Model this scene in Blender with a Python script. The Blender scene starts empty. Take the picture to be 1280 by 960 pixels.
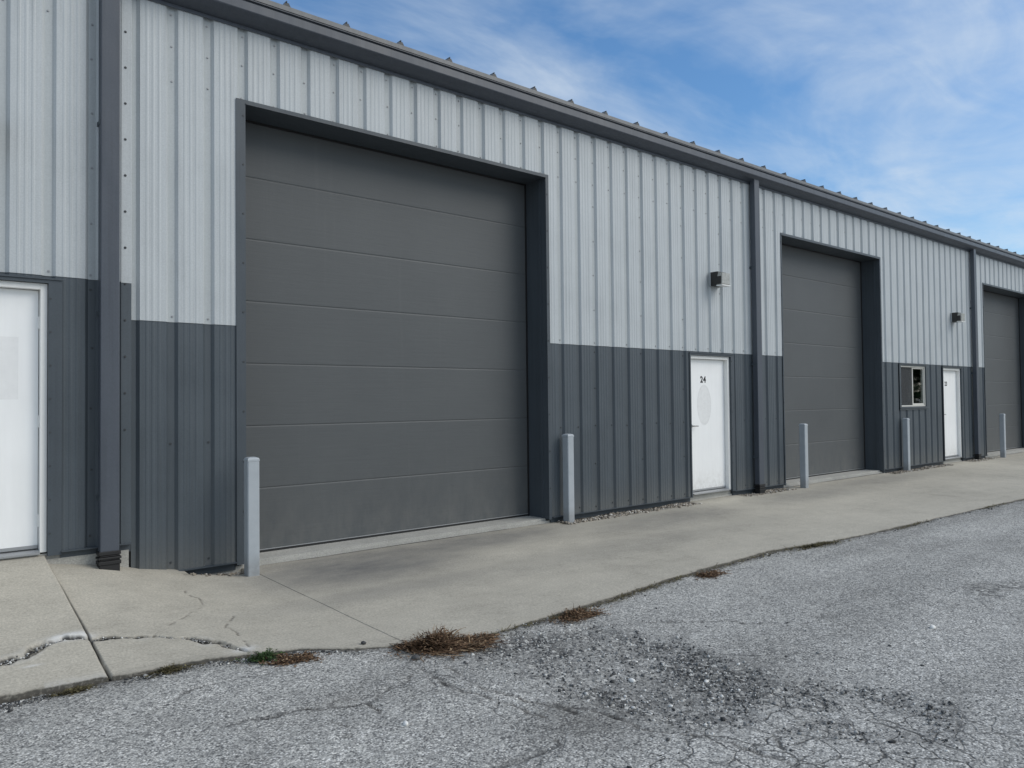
import bpy, bmesh, math, random
import numpy as np
from mathutils import Matrix, Vector
R = math.radians
random.seed(7); RNG = np.random.default_rng(7)
scn = bpy.context.scene
COL = scn.collection

# ------------------------------------------------------------------ helpers
class MB:
    """collects faces, links them as ONE mesh object"""
    def __init__(s): s.v = []; s.f = []; s.m = []
    def quad(s, a, b, c, d, m=0):
        n = len(s.v); s.v += [a, b, c, d]; s.f.append((n, n+1, n+2, n+3)); s.m.append(m)
    def box(s, x0, x1, y0, y1, z0, z1, m=0):
        n = len(s.v)
        s.v += [(x0,y0,z0),(x1,y0,z0),(x1,y1,z0),(x0,y1,z0),(x0,y0,z1),(x1,y0,z1),(x1,y1,z1),(x0,y1,z1)]
        for f in ((0,3,2,1),(4,5,6,7),(0,1,5,4),(1,2,6,5),(2,3,7,6),(3,0,4,7)):
            s.f.append(tuple(n+i for i in f)); s.m.append(m)
    def prism_x(s, prof, x0, x1, m=0, closed=True):
        """extrude a (y,z) outline along X"""
        n = len(s.v); k = len(prof)
        s.v += [(x0,y,z) for y,z in prof] + [(x1,y,z) for y,z in prof]
        for i in range(k if closed else k-1):
            j = (i+1) % k
            s.f.append((n+i, n+k+i, n+k+j, n+j)); s.m.append(m)
        if closed:
            s.f.append(tuple(n+i for i in range(k))); s.m.append(m)
            s.f.append(tuple(n+k+i for i in reversed(range(k)))); s.m.append(m)
    def prism_z(s, prof, z0, z1, m=0):
        n = len(s.v); k = len(prof)
        s.v += [(x,y,z0) for x,y in prof] + [(x,y,z1) for x,y in prof]
        for i in range(k):
            j = (i+1) % k
            s.f.append((n+i, n+j, n+k+j, n+k+i)); s.m.append(m)
        s.f.append(tuple(n+i for i in reversed(range(k)))); s.m.append(m)
        s.f.append(tuple(n+k+i for i in range(k))); s.m.append(m)
    def disc_y(s, x, y, z, r, h, n=6, m=0, rot=0.0):
        """small cylinder standing out towards -Y"""
        b = len(s.v)
        for yy in (y, y-h):
            for i in range(n):
                a = rot + 2*math.pi*i/n
                s.v.append((x + r*math.cos(a), yy, z + r*math.sin(a)))
        for i in range(n):
            j = (i+1) % n
            s.f.append((b+i, b+j, b+n+j, b+n+i)); s.m.append(m)
        s.f.append(tuple(b+n+i for i in range(n))); s.m.append(m)
    def tube(s, pts, r, n=8, m=0):
        b = len(s.v)
        for k, p in enumerate(pts):
            p = Vector(p)
            d = (Vector(pts[min(k+1, len(pts)-1)]) - Vector(pts[max(k-1, 0)])).normalized()
            u = d.orthogonal().normalized(); w = d.cross(u)
            rr = r[k] if isinstance(r, (list, tuple)) else r
            for i in range(n):
                a = 2*math.pi*i/n
                s.v.append(tuple(p + rr*(math.cos(a)*u + math.sin(a)*w)))
        for k in range(len(pts)-1):
            for i in range(n):
                j = (i+1) % n
                s.f.append((b+k*n+i, b+k*n+j, b+(k+1)*n+j, b+(k+1)*n+i)); s.m.append(m)
        s.f.append(tuple(b+i for i in reversed(range(n)))); s.m.append(m)
        e = b+(len(pts)-1)*n
        s.f.append(tuple(e+i for i in range(n))); s.m.append(m)
    def build(s, name, mats, parent=None, bevel=0.0, smooth=False, fix=True):
        me = bpy.data.meshes.new(name)
        me.from_pydata(s.v, [], s.f)
        if not isinstance(mats, (list, tuple)): mats = [mats]
        for mt in mats: me.materials.append(mt)
        me.polygons.foreach_set('material_index', s.m)
        if smooth: me.polygons.foreach_set('use_smooth', [True]*len(s.f))
        me.update()
        if fix:
            bm = bmesh.new(); bm.from_mesh(me)
            bmesh.ops.recalc_face_normals(bm, faces=bm.faces); bm.to_mesh(me); bm.free()
        o = bpy.data.objects.new(name, me); COL.objects.link(o)
        if parent: o.parent = parent
        if bevel:
            bv = o.modifiers.new('bevel', 'BEVEL'); bv.width = bevel; bv.segments = 2; bv.limit_method = 'ANGLE'; bv.angle_limit = R(40)
        return o

def empty(name, loc=(0,0,0)):
    o = bpy.data.objects.new(name, None); COL.objects.link(o); o.location = loc; o.empty_display_size = .2
    return o
def tag(o, label=None, cat=None, group=None, kind=None):
    if label: o['label'] = label
    if cat: o['category'] = cat
    if group: o['group'] = group
    if kind: o['kind'] = kind
    return o
def copy_tree(o, parent=None):
    c = o.copy(); COL.objects.link(c)
    if parent: c.parent = parent
    for ch in list(o.children): copy_tree(ch, c)
    return c

# ------------------------------------------------------------------ materials
class NT:
    def __init__(s, name):
        s.mat = bpy.data.materials.new(name); s.mat.use_nodes = True
        s.t = s.mat.node_tree; s.t.nodes.clear()
        s.out = s.n('ShaderNodeOutputMaterial'); s.b = s.n('ShaderNodeBsdfPrincipled')
        s.l(s.b.outputs[0], s.out.inputs[0])
    def n(s, typ, **kw):
        nd = s.t.nodes.new(typ)
        for k, v in kw.items(): setattr(nd, k, v)
        return nd
    def l(s, a, b): s.t.links.new(a, b)
    def pos(s): return s.n('ShaderNodeNewGeometry').outputs['Position']
    def mapv(s, src, scale, loc=(0,0,0)):
        m = s.n('ShaderNodeMapping'); m.inputs['Scale'].default_value = scale; m.inputs['Location'].default_value = loc
        s.l(src, m.inputs['Vector']); return m.outputs[0]
    def noise(s, vec, scale, detail=4, rough=.55, dist=0.0):
        nd = s.n('ShaderNodeTexNoise'); nd.inputs['Scale'].default_value = scale; nd.inputs['Detail'].default_value = detail
        nd.inputs['Roughness'].default_value = rough; nd.inputs['Distortion'].default_value = dist
        s.l(vec, nd.inputs['Vector']); return nd.outputs['Fac']
    def vor(s, vec, scale, feature='F1', rnd=1.0):
        nd = s.n('ShaderNodeTexVoronoi', feature=feature); nd.inputs['Scale'].default_value = scale
        nd.inputs['Randomness'].default_value = rnd
        s.l(vec, nd.inputs['Vector']); return nd
    def ramp(s, fac, stops, interp='LINEAR'):
        nd = s.n('ShaderNodeValToRGB'); cr = nd.color_ramp; cr.interpolation = interp
        while len(cr.elements) < len(stops): cr.elements.new(.5)
        for e, (p, c) in zip(cr.elements, stops):
            e.position = p
            e.color = (c, c, c, 1) if isinstance(c, (int, float)) else tuple(c) + (1,)
        s.l(fac, nd.inputs[0]); return nd.outputs[0]
    def mix(s, fac, a, b, mode='MIX'):
        nd = s.n('ShaderNodeMix', data_type='RGBA', blend_type=mode)
        for k, v in ((0, fac), (6, a), (7, b)):
            sock = nd.inputs[k]
            if isinstance(v, (int, float)): sock.default_value = v if k == 0 else (v, v, v, 1)
            elif isinstance(v, tuple): sock.default_value = v + (1,) if len(v) == 3 else v
            else: s.l(v, sock)
        return nd.outputs[2]
    def math(s, op, a, b=None, c=None, clamp=False):
        nd = s.n('ShaderNodeMath', operation=op); nd.use_clamp = clamp
        for i, v in enumerate((a, b, c)):
            if v is None: continue
            if isinstance(v, (int, float)): nd.inputs[i].default_value = v
            else: s.l(v, nd.inputs[i])
        return nd.outputs[0]
    def attr(s, name):
        nd = s.n('ShaderNodeAttribute'); nd.attribute_name = name; return nd.outputs['Fac']
    def bump(s, h, strength=.3, dist=.01, normal=None):
        nd = s.n('ShaderNodeBump'); nd.inputs['Strength'].default_value = strength; nd.inputs['Distance'].default_value = dist
        s.l(h, nd.inputs['Height'])
        if normal is not None: s.l(normal, nd.inputs['Normal'])
        return nd.outputs[0]
    def set(s, **kw):
        for k, v in kw.items():
            sock = s.b.inputs[k.replace('_', ' ')]
            if isinstance(v, (int, float)): sock.default_value = v
            elif isinstance(v, tuple): sock.default_value = v + (1,) if len(v) == 3 else v
            else: s.l(v, sock)
        return s.mat

def painted_metal(name, col, rough=.42, streak=.10, spec=.4, wav=.05, grime=None, splash=False):
    """factory painted steel: faint run-off streaks, soft mottling, slight oil-canning"""
    t = NT(name); p = t.pos()
    st = t.noise(t.mapv(p, (26, 26, .5)), 1.0, 5, .6)
    mo = t.noise(p, 1.3, 4, .6)
    fine = t.noise(p, 90, 2, .5)
    f = t.math('ADD', t.math('MULTIPLY', st, .6), t.math('MULTIPLY', mo, .4))
    dk = tuple(c*(1-streak*1.9) for c in col); lt = tuple(min(1, c*(1+streak*.9)) for c in col)
    c = t.ramp(f, [(.28, dk), (.5, col), (.72, lt)])
    c = t.mix(.06, c, t.ramp(fine, [(.3, .0), (.7, 1.0)]), 'OVERLAY')
    if grime:          # silt that has settled in the valleys of the sheet, and run-off under the eave
        sx = t.n('ShaderNodeSeparateXYZ'); t.l(p, sx.inputs[0])
        mr = t.n('ShaderNodeMapRange'); mr.inputs[1].default_value = -.019; mr.inputs[2].default_value = -.006; t.l(sx.outputs[1], mr.inputs[0])
        v = t.math('MULTIPLY', mr.outputs[0], t.math('MULTIPLY_ADD', st, .9, .15), clamp=True)
        c = t.mix(t.math('MULTIPLY', v, grime[0]), c, grime[1])
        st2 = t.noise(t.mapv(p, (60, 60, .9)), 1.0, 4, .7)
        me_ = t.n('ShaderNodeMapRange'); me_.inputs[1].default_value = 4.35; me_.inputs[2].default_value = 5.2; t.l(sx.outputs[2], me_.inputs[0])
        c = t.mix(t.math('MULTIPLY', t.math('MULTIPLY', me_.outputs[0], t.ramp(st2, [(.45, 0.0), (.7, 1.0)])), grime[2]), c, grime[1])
    if splash:         # dried mud splashed up from the ground
        mz = t.n('ShaderNodeMapRange'); mz.inputs[1].default_value = .50; mz.inputs[2].default_value = -.02; sy = t.n('ShaderNodeSeparateXYZ'); t.l(p, sy.inputs[0]); t.l(sy.outputs[2], mz.inputs[0])
        c = t.mix(t.math('MULTIPLY', t.math('MULTIPLY', mz.outputs[0], mz.outputs[0]), t.math('MULTIPLY', t.noise(p, 38, 5, .75), .55)), c, (.24, .225, .19))
    wv = t.noise(t.mapv(p, (2.2, 2.2, 1.1)), 1.0, 2, .5)
    return t.set(Base_Color=c, Roughness=t.ramp(mo, [(.3, rough-.06), (.7, rough+.1)]), Specular_IOR_Level=spec, Normal=t.bump(wv, .35, wav))

M = {}
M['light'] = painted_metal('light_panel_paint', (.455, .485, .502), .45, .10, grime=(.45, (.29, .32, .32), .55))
M['dark'] = painted_metal('charcoal_panel_paint', (.068, .083, .097), .42, .13, grime=(.22, (.048, .056, .063), 0), splash=True)
M['trim'] = painted_metal('charcoal_trim_paint', (.060, .073, .086), .4, .12)
M['gutter'] = painted_metal('charcoal_gutter_paint', (.070, .081, .100), .42, .12)
M['roof'] = painted_metal('grey_roof_paint', (.16, .165, .17), .45, .12)
M['screw'] = NT('painted_screw').set(Base_Color=(.30, .31, .32), Roughness=.5, Metallic=.4)
M['screw_dark'] = NT('dark_screw').set(Base_Color=(.035, .04, .045), Roughness=.5)
M['black'] = NT('black_rubber').set(Base_Color=(.012, .012, .013), Roughness=.55)
M['frame_white'] = painted_metal('white_door_frame_paint', (.82, .82, .80), .4, .05)
M['sash'] = NT('almond_window_vinyl').set(Base_Color=(.60, .59, .55), Roughness=.4)
M['steel'] = NT('brushed_steel').set(Base_Color=(.32, .32, .32), Metallic=.9, Roughness=.35)
M['ink'] = NT('black_lettering').set(Base_Color=(.012, .012, .014), Roughness=.6)
M['alu'] = NT('mill_aluminium').set(Base_Color=(.36, .37, .38), Metallic=.6, Roughness=.45)

def door_paint(name, ell=None, rect=None, base=(.88, .89, .89)):
    """white steel door; ell = ghost of an old oval decal (x,z,rx,rz), rect = ghost of a square notice"""
    t = NT(name); p = t.pos()
    mo = t.noise(p, 2.2, 4, .6); st = t.noise(t.mapv(p, (14, 14, 1.2)), 1, 4, .6)
    c = t.ramp(t.math('ADD', t.math('MULTIPLY', mo, .5), t.math('MULTIPLY', st, .5)), [(.3, tuple(x*.93 for x in base)), (.6, base)])
    sx = t.n('ShaderNodeSeparateXYZ'); t.l(p, sx.inputs[0])
    sm = t.noise(p, 16, 4, .7)
    if ell:
        x, z, rx, rz = ell
        dx = t.math('DIVIDE', t.math('SUBTRACT', sx.outputs[0], x), rx)
        dz = t.math('DIVIDE', t.math('SUBTRACT', sx.outputs[2], z), rz)
        d = t.math('SQRT', t.math('ADD', t.math('MULTIPLY', dx, dx), t.math('MULTIPLY', dz, dz)))
        inside = t.ramp(d, [(.88, 1.0), (1.0, 0.0)])
        rim = t.ramp(d, [(.84, 0.0), (.94, 1.0), (1.0, 0.0)])
        k = t.math('ADD', t.math('MULTIPLY', inside, t.math('MULTIPLY', sm, .42)), t.math('MULTIPLY', rim, t.math('MULTIPLY', sm, .35)), clamp=True)
        c = t.mix(k, c, (.42, .42, .41))
    if rect:
        x0, x1, z0, z1 = rect
        a = t.math('MULTIPLY', t.math('GREATER_THAN', sx.outputs[0], x0), t.math('LESS_THAN', sx.outputs[0], x1))
        b = t.math('MULTIPLY', t.math('GREATER_THAN', sx.outputs[2], z0), t.math('LESS_THAN', sx.outputs[2], z1))
        c = t.mix(t.math('MULTIPLY', t.math('MULTIPLY', a, b), t.math('MULTIPLY_ADD', sm, .3, .06)), c, (.5, .5, .5))
    # splash-back dirt along the foot, hand grime round the handle
    mz = t.n('ShaderNodeMapRange'); mz.inputs[1].default_value = .55; mz.inputs[2].default_value = .03; t.l(sx.outputs[2], mz.inputs[0])
    ft = t.math('MULTIPLY', t.math('MULTIPLY', mz.outputs[0], mz.outputs[0]), t.ramp(t.noise(t.mapv(p, (1.5, 1.5, 1)), 13, 6, .75), [(.35, 0.0), (.75, .75)]))
    c = t.mix(ft, c, (.34, .32, .27))
    c = t.mix(t.ramp(t.noise(t.mapv(p, (1, 1, 2.5)), 9, 5, .75), [(.66, 0.0), (.74, .30)]), c, (.45, .45, .44))
    return t.set(Base_Color=c, Roughness=.42, Normal=t.bump(t.noise(p, 260, 2), .06, .003))

def garage_paint():
    t = NT('garage_door_paint'); p = t.pos()
    mo = t.noise(p, .9, 5, .6); gr = t.noise(t.mapv(p, (2, 40, 40)), 1, 5, .65)
    sp = t.noise(p, 30, 3, .7)
    f = t.math('ADD', t.math('MULTIPLY', mo, .7), t.math('MULTIPLY', gr, .3))
    c = t.ramp(f, [(.3, (.081, .087, .091)), (.55, (.089, .096, .100)), (.75, (.097, .104, .107))])
    c = t.mix(t.ramp(sp, [(.74, 0.0), (.80, .25)]), c, (.16, .155, .15))
    sx = t.n('ShaderNodeSeparateXYZ'); t.l(p, sx.inputs[0])
    mz = t.n('ShaderNodeMapRange'); mz.inputs[1].default_value = 1.1; mz.inputs[2].default_value = .0; t.l(sx.outputs[2], mz.inputs[0])
    du = t.math('MULTIPLY', t.math('MULTIPLY', mz.outputs[0], mz.outputs[0]), t.ramp(t.noise(t.mapv(p, (3, 3, 1.4)), 2.2, 6, .7), [(.36, 0.0), (.68, .34)]))
    c = t.mix(du, c, (.20, .195, .18))
    run = t.ramp(t.noise(t.mapv(p, (9, 9, .35)), 1.0, 5, .7), [(.58, 0.0), (.74, .12)])
    c = t.mix(run, c, (.15, .155, .155))
    return t.set(Base_Color=c, Roughness=.5, Specular_IOR_Level=.35, Normal=t.bump(t.math('ADD', gr, t.noise(p, 1.5, 2)), .12, .01))
M['garage'] = garage_paint()

def bollard_paint():
    t = NT('bollard_paint'); p = t.pos()
    c = t.ramp(t.noise(p, 7, 5, .65), [(.3, (.345, .38, .41)), (.55, (.38, .415, .445)), (.75, (.40, .435, .465))])
    ch = t.ramp(t.noise(t.mapv(p, (1, 1, .6)), 17, 6, .78), [(.69, 0.0), (.71, 1.0)])
    c = t.mix(t.math('MULTIPLY', ch, .55), c, (.13, .12, .11))
    sx = t.n('ShaderNodeSeparateXYZ'); t.l(p, sx.inputs[0])
    foot = t.math('MULTIPLY', t.ramp(sx.outputs[2], [(0.0, 1.0), (.13, 0.0)]), t.noise(p, 18, 4, .7))
    c = t.mix(t.math('MULTIPLY', foot, .7), c, (.15, .14, .125))
    return t.set(Base_Color=c, Roughness=.5, Normal=t.bump(t.noise(p, 120, 3), .1, .003))
M['bollard'] = bollard_paint()

def concrete(name, attrs=True, base=(.425, .396, .333)):
    t = NT(name); p = t.pos()
    big = t.noise(p, .55, 5, .62); mid = t.noise(p, 4.5, 6, .65); fine = t.noise(p, 70, 4, .7)
    broom = t.noise(t.mapv(p, (3, 55, 20)), 1, 4, .6)
    f = t.math('ADD', t.math('MULTIPLY', big, .45), t.math('MULTIPLY', mid, .35))
    f = t.math('ADD', f, t.math('MULTIPLY', broom, .2))
    c = t.ramp(f, [(.30, tuple(x*.70 for x in base)), (.48, base), (.68, tuple(x*1.22 for x in base))])
    c = t.mix(.30, c, t.ramp(fine, [(.25, 0.0), (.75, 1.0)]), 'OVERLAY')
    pit = t.ramp(t.vor(p, 34).outputs['Distance'], [(.05, 1.0), (.11, 0.0)])
    pit = t.math('MULTIPLY', pit, t.ramp(t.noise(p, 3, 3), [(.52, 0.0), (.62, 1.0)]))
    c = t.mix(t.math('MULTIPLY', pit, .45), c, (.12, .115, .105))
    h = t.math('ADD', t.math('MULTIPLY', fine, .35), t.math('MULTIPLY', broom, .5))
    if attrs:
        stn = t.math('MULTIPLY', t.attr('stain'), t.math('MULTIPLY_ADD', t.noise(t.mapv(p, (1.1, 2.2, 1)), 1.9, 6, .7), 1.1, .28), clamp=True)
        c = t.mix(stn, c, (.115, .117, .12))
        pale = t.math('MULTIPLY', t.attr('pale'), t.ramp(t.noise(p, 26, 5, .7), [(.36, 0.0), (.46, 1.0)]), clamp=True)
        c = t.mix(pale, c, (.62, .61, .58))
        drt = t.math('MULTIPLY', t.attr('dirt'), t.math('MULTIPLY_ADD', t.noise(p, 45, 4, .7), 1.4, .1), clamp=True)
        c = t.mix(drt, c, (.075, .07, .06))
        c = t.mix(t.math('MULTIPLY', t.attr('gap'), 1.0, clamp=True), c, (.010, .010, .010))
    return t.set(Base_Color=c, Roughness=.85, Specular_IOR_Level=.25, Normal=t.bump(h, .45, .006))
M['concrete'] = concrete('worn_concrete')
M['footing'] = concrete('footing_concrete', False, (.37, .365, .34))

def asphalt():
    t = NT('weathered_asphalt'); p = t.pos()
    wob = t.n('ShaderNodeTexNoise'); wob.inputs['Scale'].default_value = 5.0; wob.inputs['Detail'].default_value = 5; t.l(p, wob.inputs['Vector'])
    wp = t.n('ShaderNodeVectorMath', operation='MULTIPLY_ADD'); t.l(wob.outputs['Color'], wp.inputs[0]); wp.inputs[1].default_value = (.16, .16, 0); t.l(p, wp.inputs[2])
    agg = t.vor(p, 105); agg2 = t.vor(p, 46)
    rnd = t.n('ShaderNodeSeparateColor'); t.l(agg.outputs['Color'], rnd.inputs[0])
    rnd2 = t.n('ShaderNodeSeparateColor'); t.l(agg2.outputs['Color'], rnd2.inputs[0])
    c = t.ramp(rnd.outputs[0], [(0.0, (.14, .139, .134)), (.35, (.38, .376, .354)), (.75, (.56, .55, .51)), (1.0, (.84, .82, .76))])
    c2 = t.ramp(rnd2.outputs[0], [(0.0, (.18, .179, .173)), (.6, (.46, .454, .425)), (1.0, (.75, .735, .68))])
    c = t.mix(t.ramp(t.noise(p, 7, 3), [(.42, 0.0), (.62, .55)]), c, c2)
    sp1 = t.vor(p, 64); r3 = t.n('ShaderNodeSeparateColor'); t.l(sp1.outputs['Color'], r3.inputs[0])
    core = t.ramp(sp1.outputs['Distance'], [(.30, 1.0), (.48, 0.0)])
    c = t.mix(t.math('MULTIPLY', t.ramp(r3.outputs[0], [(.80, 0.0), (.83, .9)]), core), c, (.86, .85, .81))
    c = t.mix(t.math('MULTIPLY', t.ramp(r3.outputs[1], [(.72, 0.0), (.75, .85)]), core), c, (.075, .076, .078))
    # dark binder between the stones
    gap = t.ramp(agg.outputs['Distance'], [(.42, 0.0), (.8, 1.0)])
    c = t.mix(t.math('MULTIPLY', gap, .55), c, (.085, .086, .088))
    # broad tonal variation
    big = t.noise(p, .7, 5, .6); mid = t.noise(p, 2.6, 5, .65)
    c = t.mix(1.0, c, t.ramp(t.math('ADD', t.math('MULTIPLY', big, .5), t.math('MULTIPLY', mid, .5)), [(.32, .74), (.5, .98), (.66, 1.10)]), 'MULTIPLY')
    lane = t.noise(t.mapv(p, (.22, 1.5, 1)), 1.0, 4, .6)
    c = t.mix(1.0, c, t.ramp(lane, [(.34, .80), (.52, 1.0), (.7, 1.07)]), 'MULTIPLY')
    # loose, darker crumbled areas
    loose = t.math('MULTIPLY', t.attr('loose'), t.ramp(t.noise(p, 9, 5, .7), [(.30, .2), (.55, 1.0)]), clamp=True)
    lc = t.ramp(rnd2.outputs[1], [(0.0, (.028, .027, .026)), (.5, (.105, .103, .098)), (.82, (.28, .275, .26)), (1.0, (.68, .67, .62))])
    c = t.mix(t.math('MULTIPLY', loose, .92), c, lc)
    # alligator cracking
    ed = t.vor(wp.outputs[0], 5.2, 'DISTANCE_TO_EDGE').outputs['Distance']
    ed2 = t.vor(wp.outputs[0], 9.5, 'DISTANCE_TO_EDGE').outputs['Distance']
    mask = t.math('MULTIPLY', t.ramp(t.noise(p, 1.6, 3), [(.36, .15), (.48, 1.0)]), t.attr('gator'))
    mask2 = t.math('MULTIPLY', t.ramp(t.noise(t.mapv(p, (1,1,1), (5,3,0)), 2.1, 3), [(.50, 0.0), (.60, 1.0)]), t.attr('gator'))
    cr = t.math('MULTIPLY', t.ramp(ed, [(.010, .9), (.032, 0.0)]), mask)
    cr2 = t.math('MULTIPLY', t.ramp(ed2, [(.015, .9), (.045, 0.0)]), mask2)
    crk = t.math('MAXIMUM', t.math('MAXIMUM', cr, t.math('MULTIPLY', cr2, .8)), t.attr('crack'))
    brk = t.ramp(t.noise(p, 22, 4, .7), [(.30, .25), (.5, 1.0)])
    crk = t.math('MULTIPLY', crk, brk, clamp=True)
    c = t.mix(t.math('MULTIPLY', crk, .88), c, (.035, .034, .033))
    drt = t.math('MULTIPLY', t.attr('dirt'), t.math('MULTIPLY_ADD', t.noise(p, 28, 4, .7), 1.5, .0), clamp=True)
    c = t.mix(drt, c, (.075, .068, .058))
    h = t.math('ADD', t.math('MULTIPLY', agg.outputs['Distance'], -.5), t.math('MULTIPLY', agg2.outputs['Distance'], -.6))
    h = t.math('ADD', h, t.math('MULTIPLY', crk, -1.6))
    return t.set(Base_Color=c, Roughness=.9, Specular_IOR_Level=.25, Normal=t.bump(h, .6, .006))
M['asphalt'] = asphalt()

def stones(name, stops, rough=.85):
    t = NT(name)
    oi = t.attr('tone')
    c = t.ramp(oi, stops)
    c = t.mix(.35, c, t.ramp(t.noise(t.pos(), 120, 3, .6), [(.3, 0.0), (.7, 1.0)]), 'OVERLAY')
    return t.set(Base_Color=c, Roughness=rough, Specular_IOR_Level=.3)
M['river'] = stones('river_pebbles', [(0.0, (.10, .085, .07)), (.4, (.25, .22, .18)), (.75, (.40, .35, .29)), (1.0, (.58, .56, .52))])
M['chips'] = stones('asphalt_chips', [(0.0, (.04, .041, .042)), (.45, (.13, .131, .13)), (.78, (.34, .338, .325)), (1.0, (.80, .79, .75))])
M['dry'] = stones('dry_stalks', [(0.0, (.040, .024, .014)), (.5, (.125, .072, .040)), (.85, (.22, .14, .08)), (1.0, (.36, .26, .16))], .9)
M['green'] = stones('weed_leaves', [(0.0, (.018, .032, .010)), (.6, (.040, .075, .022)), (1.0, (.075, .12, .04))], .6)
M['olive'] = stones('half_dry_grass', [(0.0, (.045, .036, .02)), (.6, (.10, .085, .042)), (1.0, (.16, .14, .07))], .85)
M['soil'] = NT('dirt'); 
_t = M['soil']; _p = _t.pos()
M['soil'] = _t.set(Base_Color=_t.ramp(_t.noise(_p, 30, 5, .7), [(.3, (.05, .042, .033)), (.7, (.15, .13, .105))]), Roughness=.95, Normal=_t.bump(_t.noise(_p, 60, 4, .7), .8, .02))

def glass(name):
    t = NT(name)
    return t.set(Base_Color=(.9, .95, .93), Roughness=.02, IOR=1.45, Transmission_Weight=1.0)
M['glass'] = glass('window_glass')

# ------------------------------------------------------------------ camera
F, YAW, PITCH, ROLL, D, H = 954.08, 0.696509, 0.023343, -0.010589, 7.14826, 1.45949
fw = Vector((math.sin(YAW)*math.cos(PITCH), math.cos(YAW)*math.cos(PITCH), math.sin(PITCH)))
r0 = Vector((math.cos(YAW), -math.sin(YAW), 0)); u0 = r0.cross(fw)
r2 = r0*math.cos(ROLL) + u0*math.sin(ROLL); u2 = -r0*math.sin(ROLL) + u0*math.cos(ROLL)
cd = bpy.data.cameras.new('camera'); cam = bpy.data.objects.new('camera', cd); COL.objects.link(cam)
cd.sensor_width = 36; cd.sensor_fit = 'HORIZONTAL'; cd.lens = F/1280*36; cd.clip_start = .05; cd.clip_end = 3000
mw = Matrix.Identity(4)
for i in range(3): mw[i][0] = r2[i]; mw[i][1] = u2[i]; mw[i][2] = -fw[i]
mw[0][3], mw[1][3], mw[2][3] = 0, -D, H
cam.matrix_world = mw; scn.camera = cam

# ------------------------------------------------------------------ ground
WZ = [(-3,.27),(1.069,.27),(1.0711,.20),(1.44,.142),(1.74,.065),(2.1,-.003),(2.5,-.07),(2.75,-.075)]
EDGE = [(-30,-2.12),(-6,-2.10),(-1,-2.14),(.535,-2.16),(.76,-2.172),(1.06,-2.187),(1.24,-2.21),(1.48,-2.215),(1.78,-2.316),(1.92,-2.369),(2.14,-2.475),(2.375,-2.673),(2.65,-2.805),(2.9,-2.93),(3.1,-2.985),(3.6,-2.965),(3.96,-2.95),(5.41,-2.80),(6.3,-2.74),(7.21,-2.72),(8.28,-2.88),(9.6,-2.95),(10.93,-3.0),(13.8,-3.09),(30,-3.3),(60,-3.6)]
def ip(x, pts): return np.interp(x, [p[0] for p in pts], [p[1] for p in pts])
def zslab(X, Y):
    Y = np.minimum(Y, 0)
    return -.075 + .017*Y + (ip(X, WZ)+.075)*np.clip(1+Y/2.15, 0, 1)
ZA = -.147
def vnoise(X, Y, s, seed):
    """cheap value noise on arrays"""
    g = np.random.default_rng(seed).random((257, 257))
    x = X*s + 61.3; y = Y*s + 97.1
    xi = np.floor(x).astype(int); yi = np.floor(y).astype(int); fx = x-xi; fy = y-yi
    fx = fx*fx*(3-2*fx); fy = fy*fy*(3-2*fy)
    a = g[xi % 257, yi % 257]; b = g[(xi+1) % 257, yi % 257]; c = g[xi % 257, (yi+1) % 257]; d = g[(xi+1) % 257, (yi+1) % 257]
    return (a*(1-fx)+b*fx)*(1-fy) + (c*(1-fx)+d*fx)*fy - .5
def fbm(X, Y, s, seed, o=4):
    r = 0; a = 1.0
    for k in range(o): r = r + a*vnoise(X, Y, s*2**k, seed+k); a *= .55
    return r
def dpoly(X, Y, pts):
    d = np.full(X.shape, 1e9); tt = np.zeros(X.shape); L = 0
    seg = [math.dist(pts[i], pts[i+1]) for i in range(len(pts)-1)]; tot = sum(seg)
    for i in range(len(pts)-1):
        ax, ay = pts[i]; bx, by = pts[i+1]
        t = np.clip(((X-ax)*(bx-ax)+(Y-ay)*(by-ay))/(seg[i]**2+1e-12), 0, 1)
        dd = np.hypot(X-ax-t*(bx-ax), Y-ay-t*(by-ay))
        m = dd < d; d = np.where(m, dd, d); tt = np.where(m, (L+t*seg[i])/tot, tt); L += seg[i]
    return d, tt
def inpoly(X, Y, P):
    ins = np.zeros(X.shape, bool); j = len(P)-1
    for i in range(len(P)):
        xi, yi = P[i]; xj, yj = P[j]
        cnd = ((yi > Y) != (yj > Y)) & (X < (xj-xi)*(Y-yi)/(yj-yi+1e-12)+xi)
        ins ^= cnd; j = i
    return ins
def sstep(a, b, x): t = np.clip((x-a)/(b-a), 0, 1); return t*t*(3-2*t)
def grid_mesh(name, X, Y, Z, mat, attrs, drop=None):
    ny, nx = X.shape
    co = np.stack([X, Y, Z], -1).reshape(-1, 3)
    idx = np.arange(nx*ny).reshape(ny, nx)
    q = np.stack([idx[:-1,:-1], idx[:-1,1:], idx[1:,1:], idx[1:,:-1]], -1)
    if drop is not None: q = q[~drop]
    q = q.reshape(-1, 4)
    me = bpy.data.meshes.new(name)
    me.vertices.add(len(co)); me.vertices.foreach_set('co', co.ravel())
    me.loops.add(q.size); me.loops.foreach_set('vertex_index', q.ravel())
    me.polygons.add(len(q)); me.polygons.foreach_set('loop_start', np.arange(0, q.size, 4))
    me.update(calc_edges=True); me.validate()
    me.polygons.foreach_set('use_smooth', [True]*len(me.polygons))
    for k, v in attrs.items():
        a = me.attributes.new(k, 'FLOAT', 'POINT'); a.data.foreach_set('value', np.ascontiguousarray(v.reshape(-1), dtype=np.float32))
    me.materials.append(mat)
    o = bpy.data.objects.new(name, me); COL.objects.link(o); return o
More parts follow.
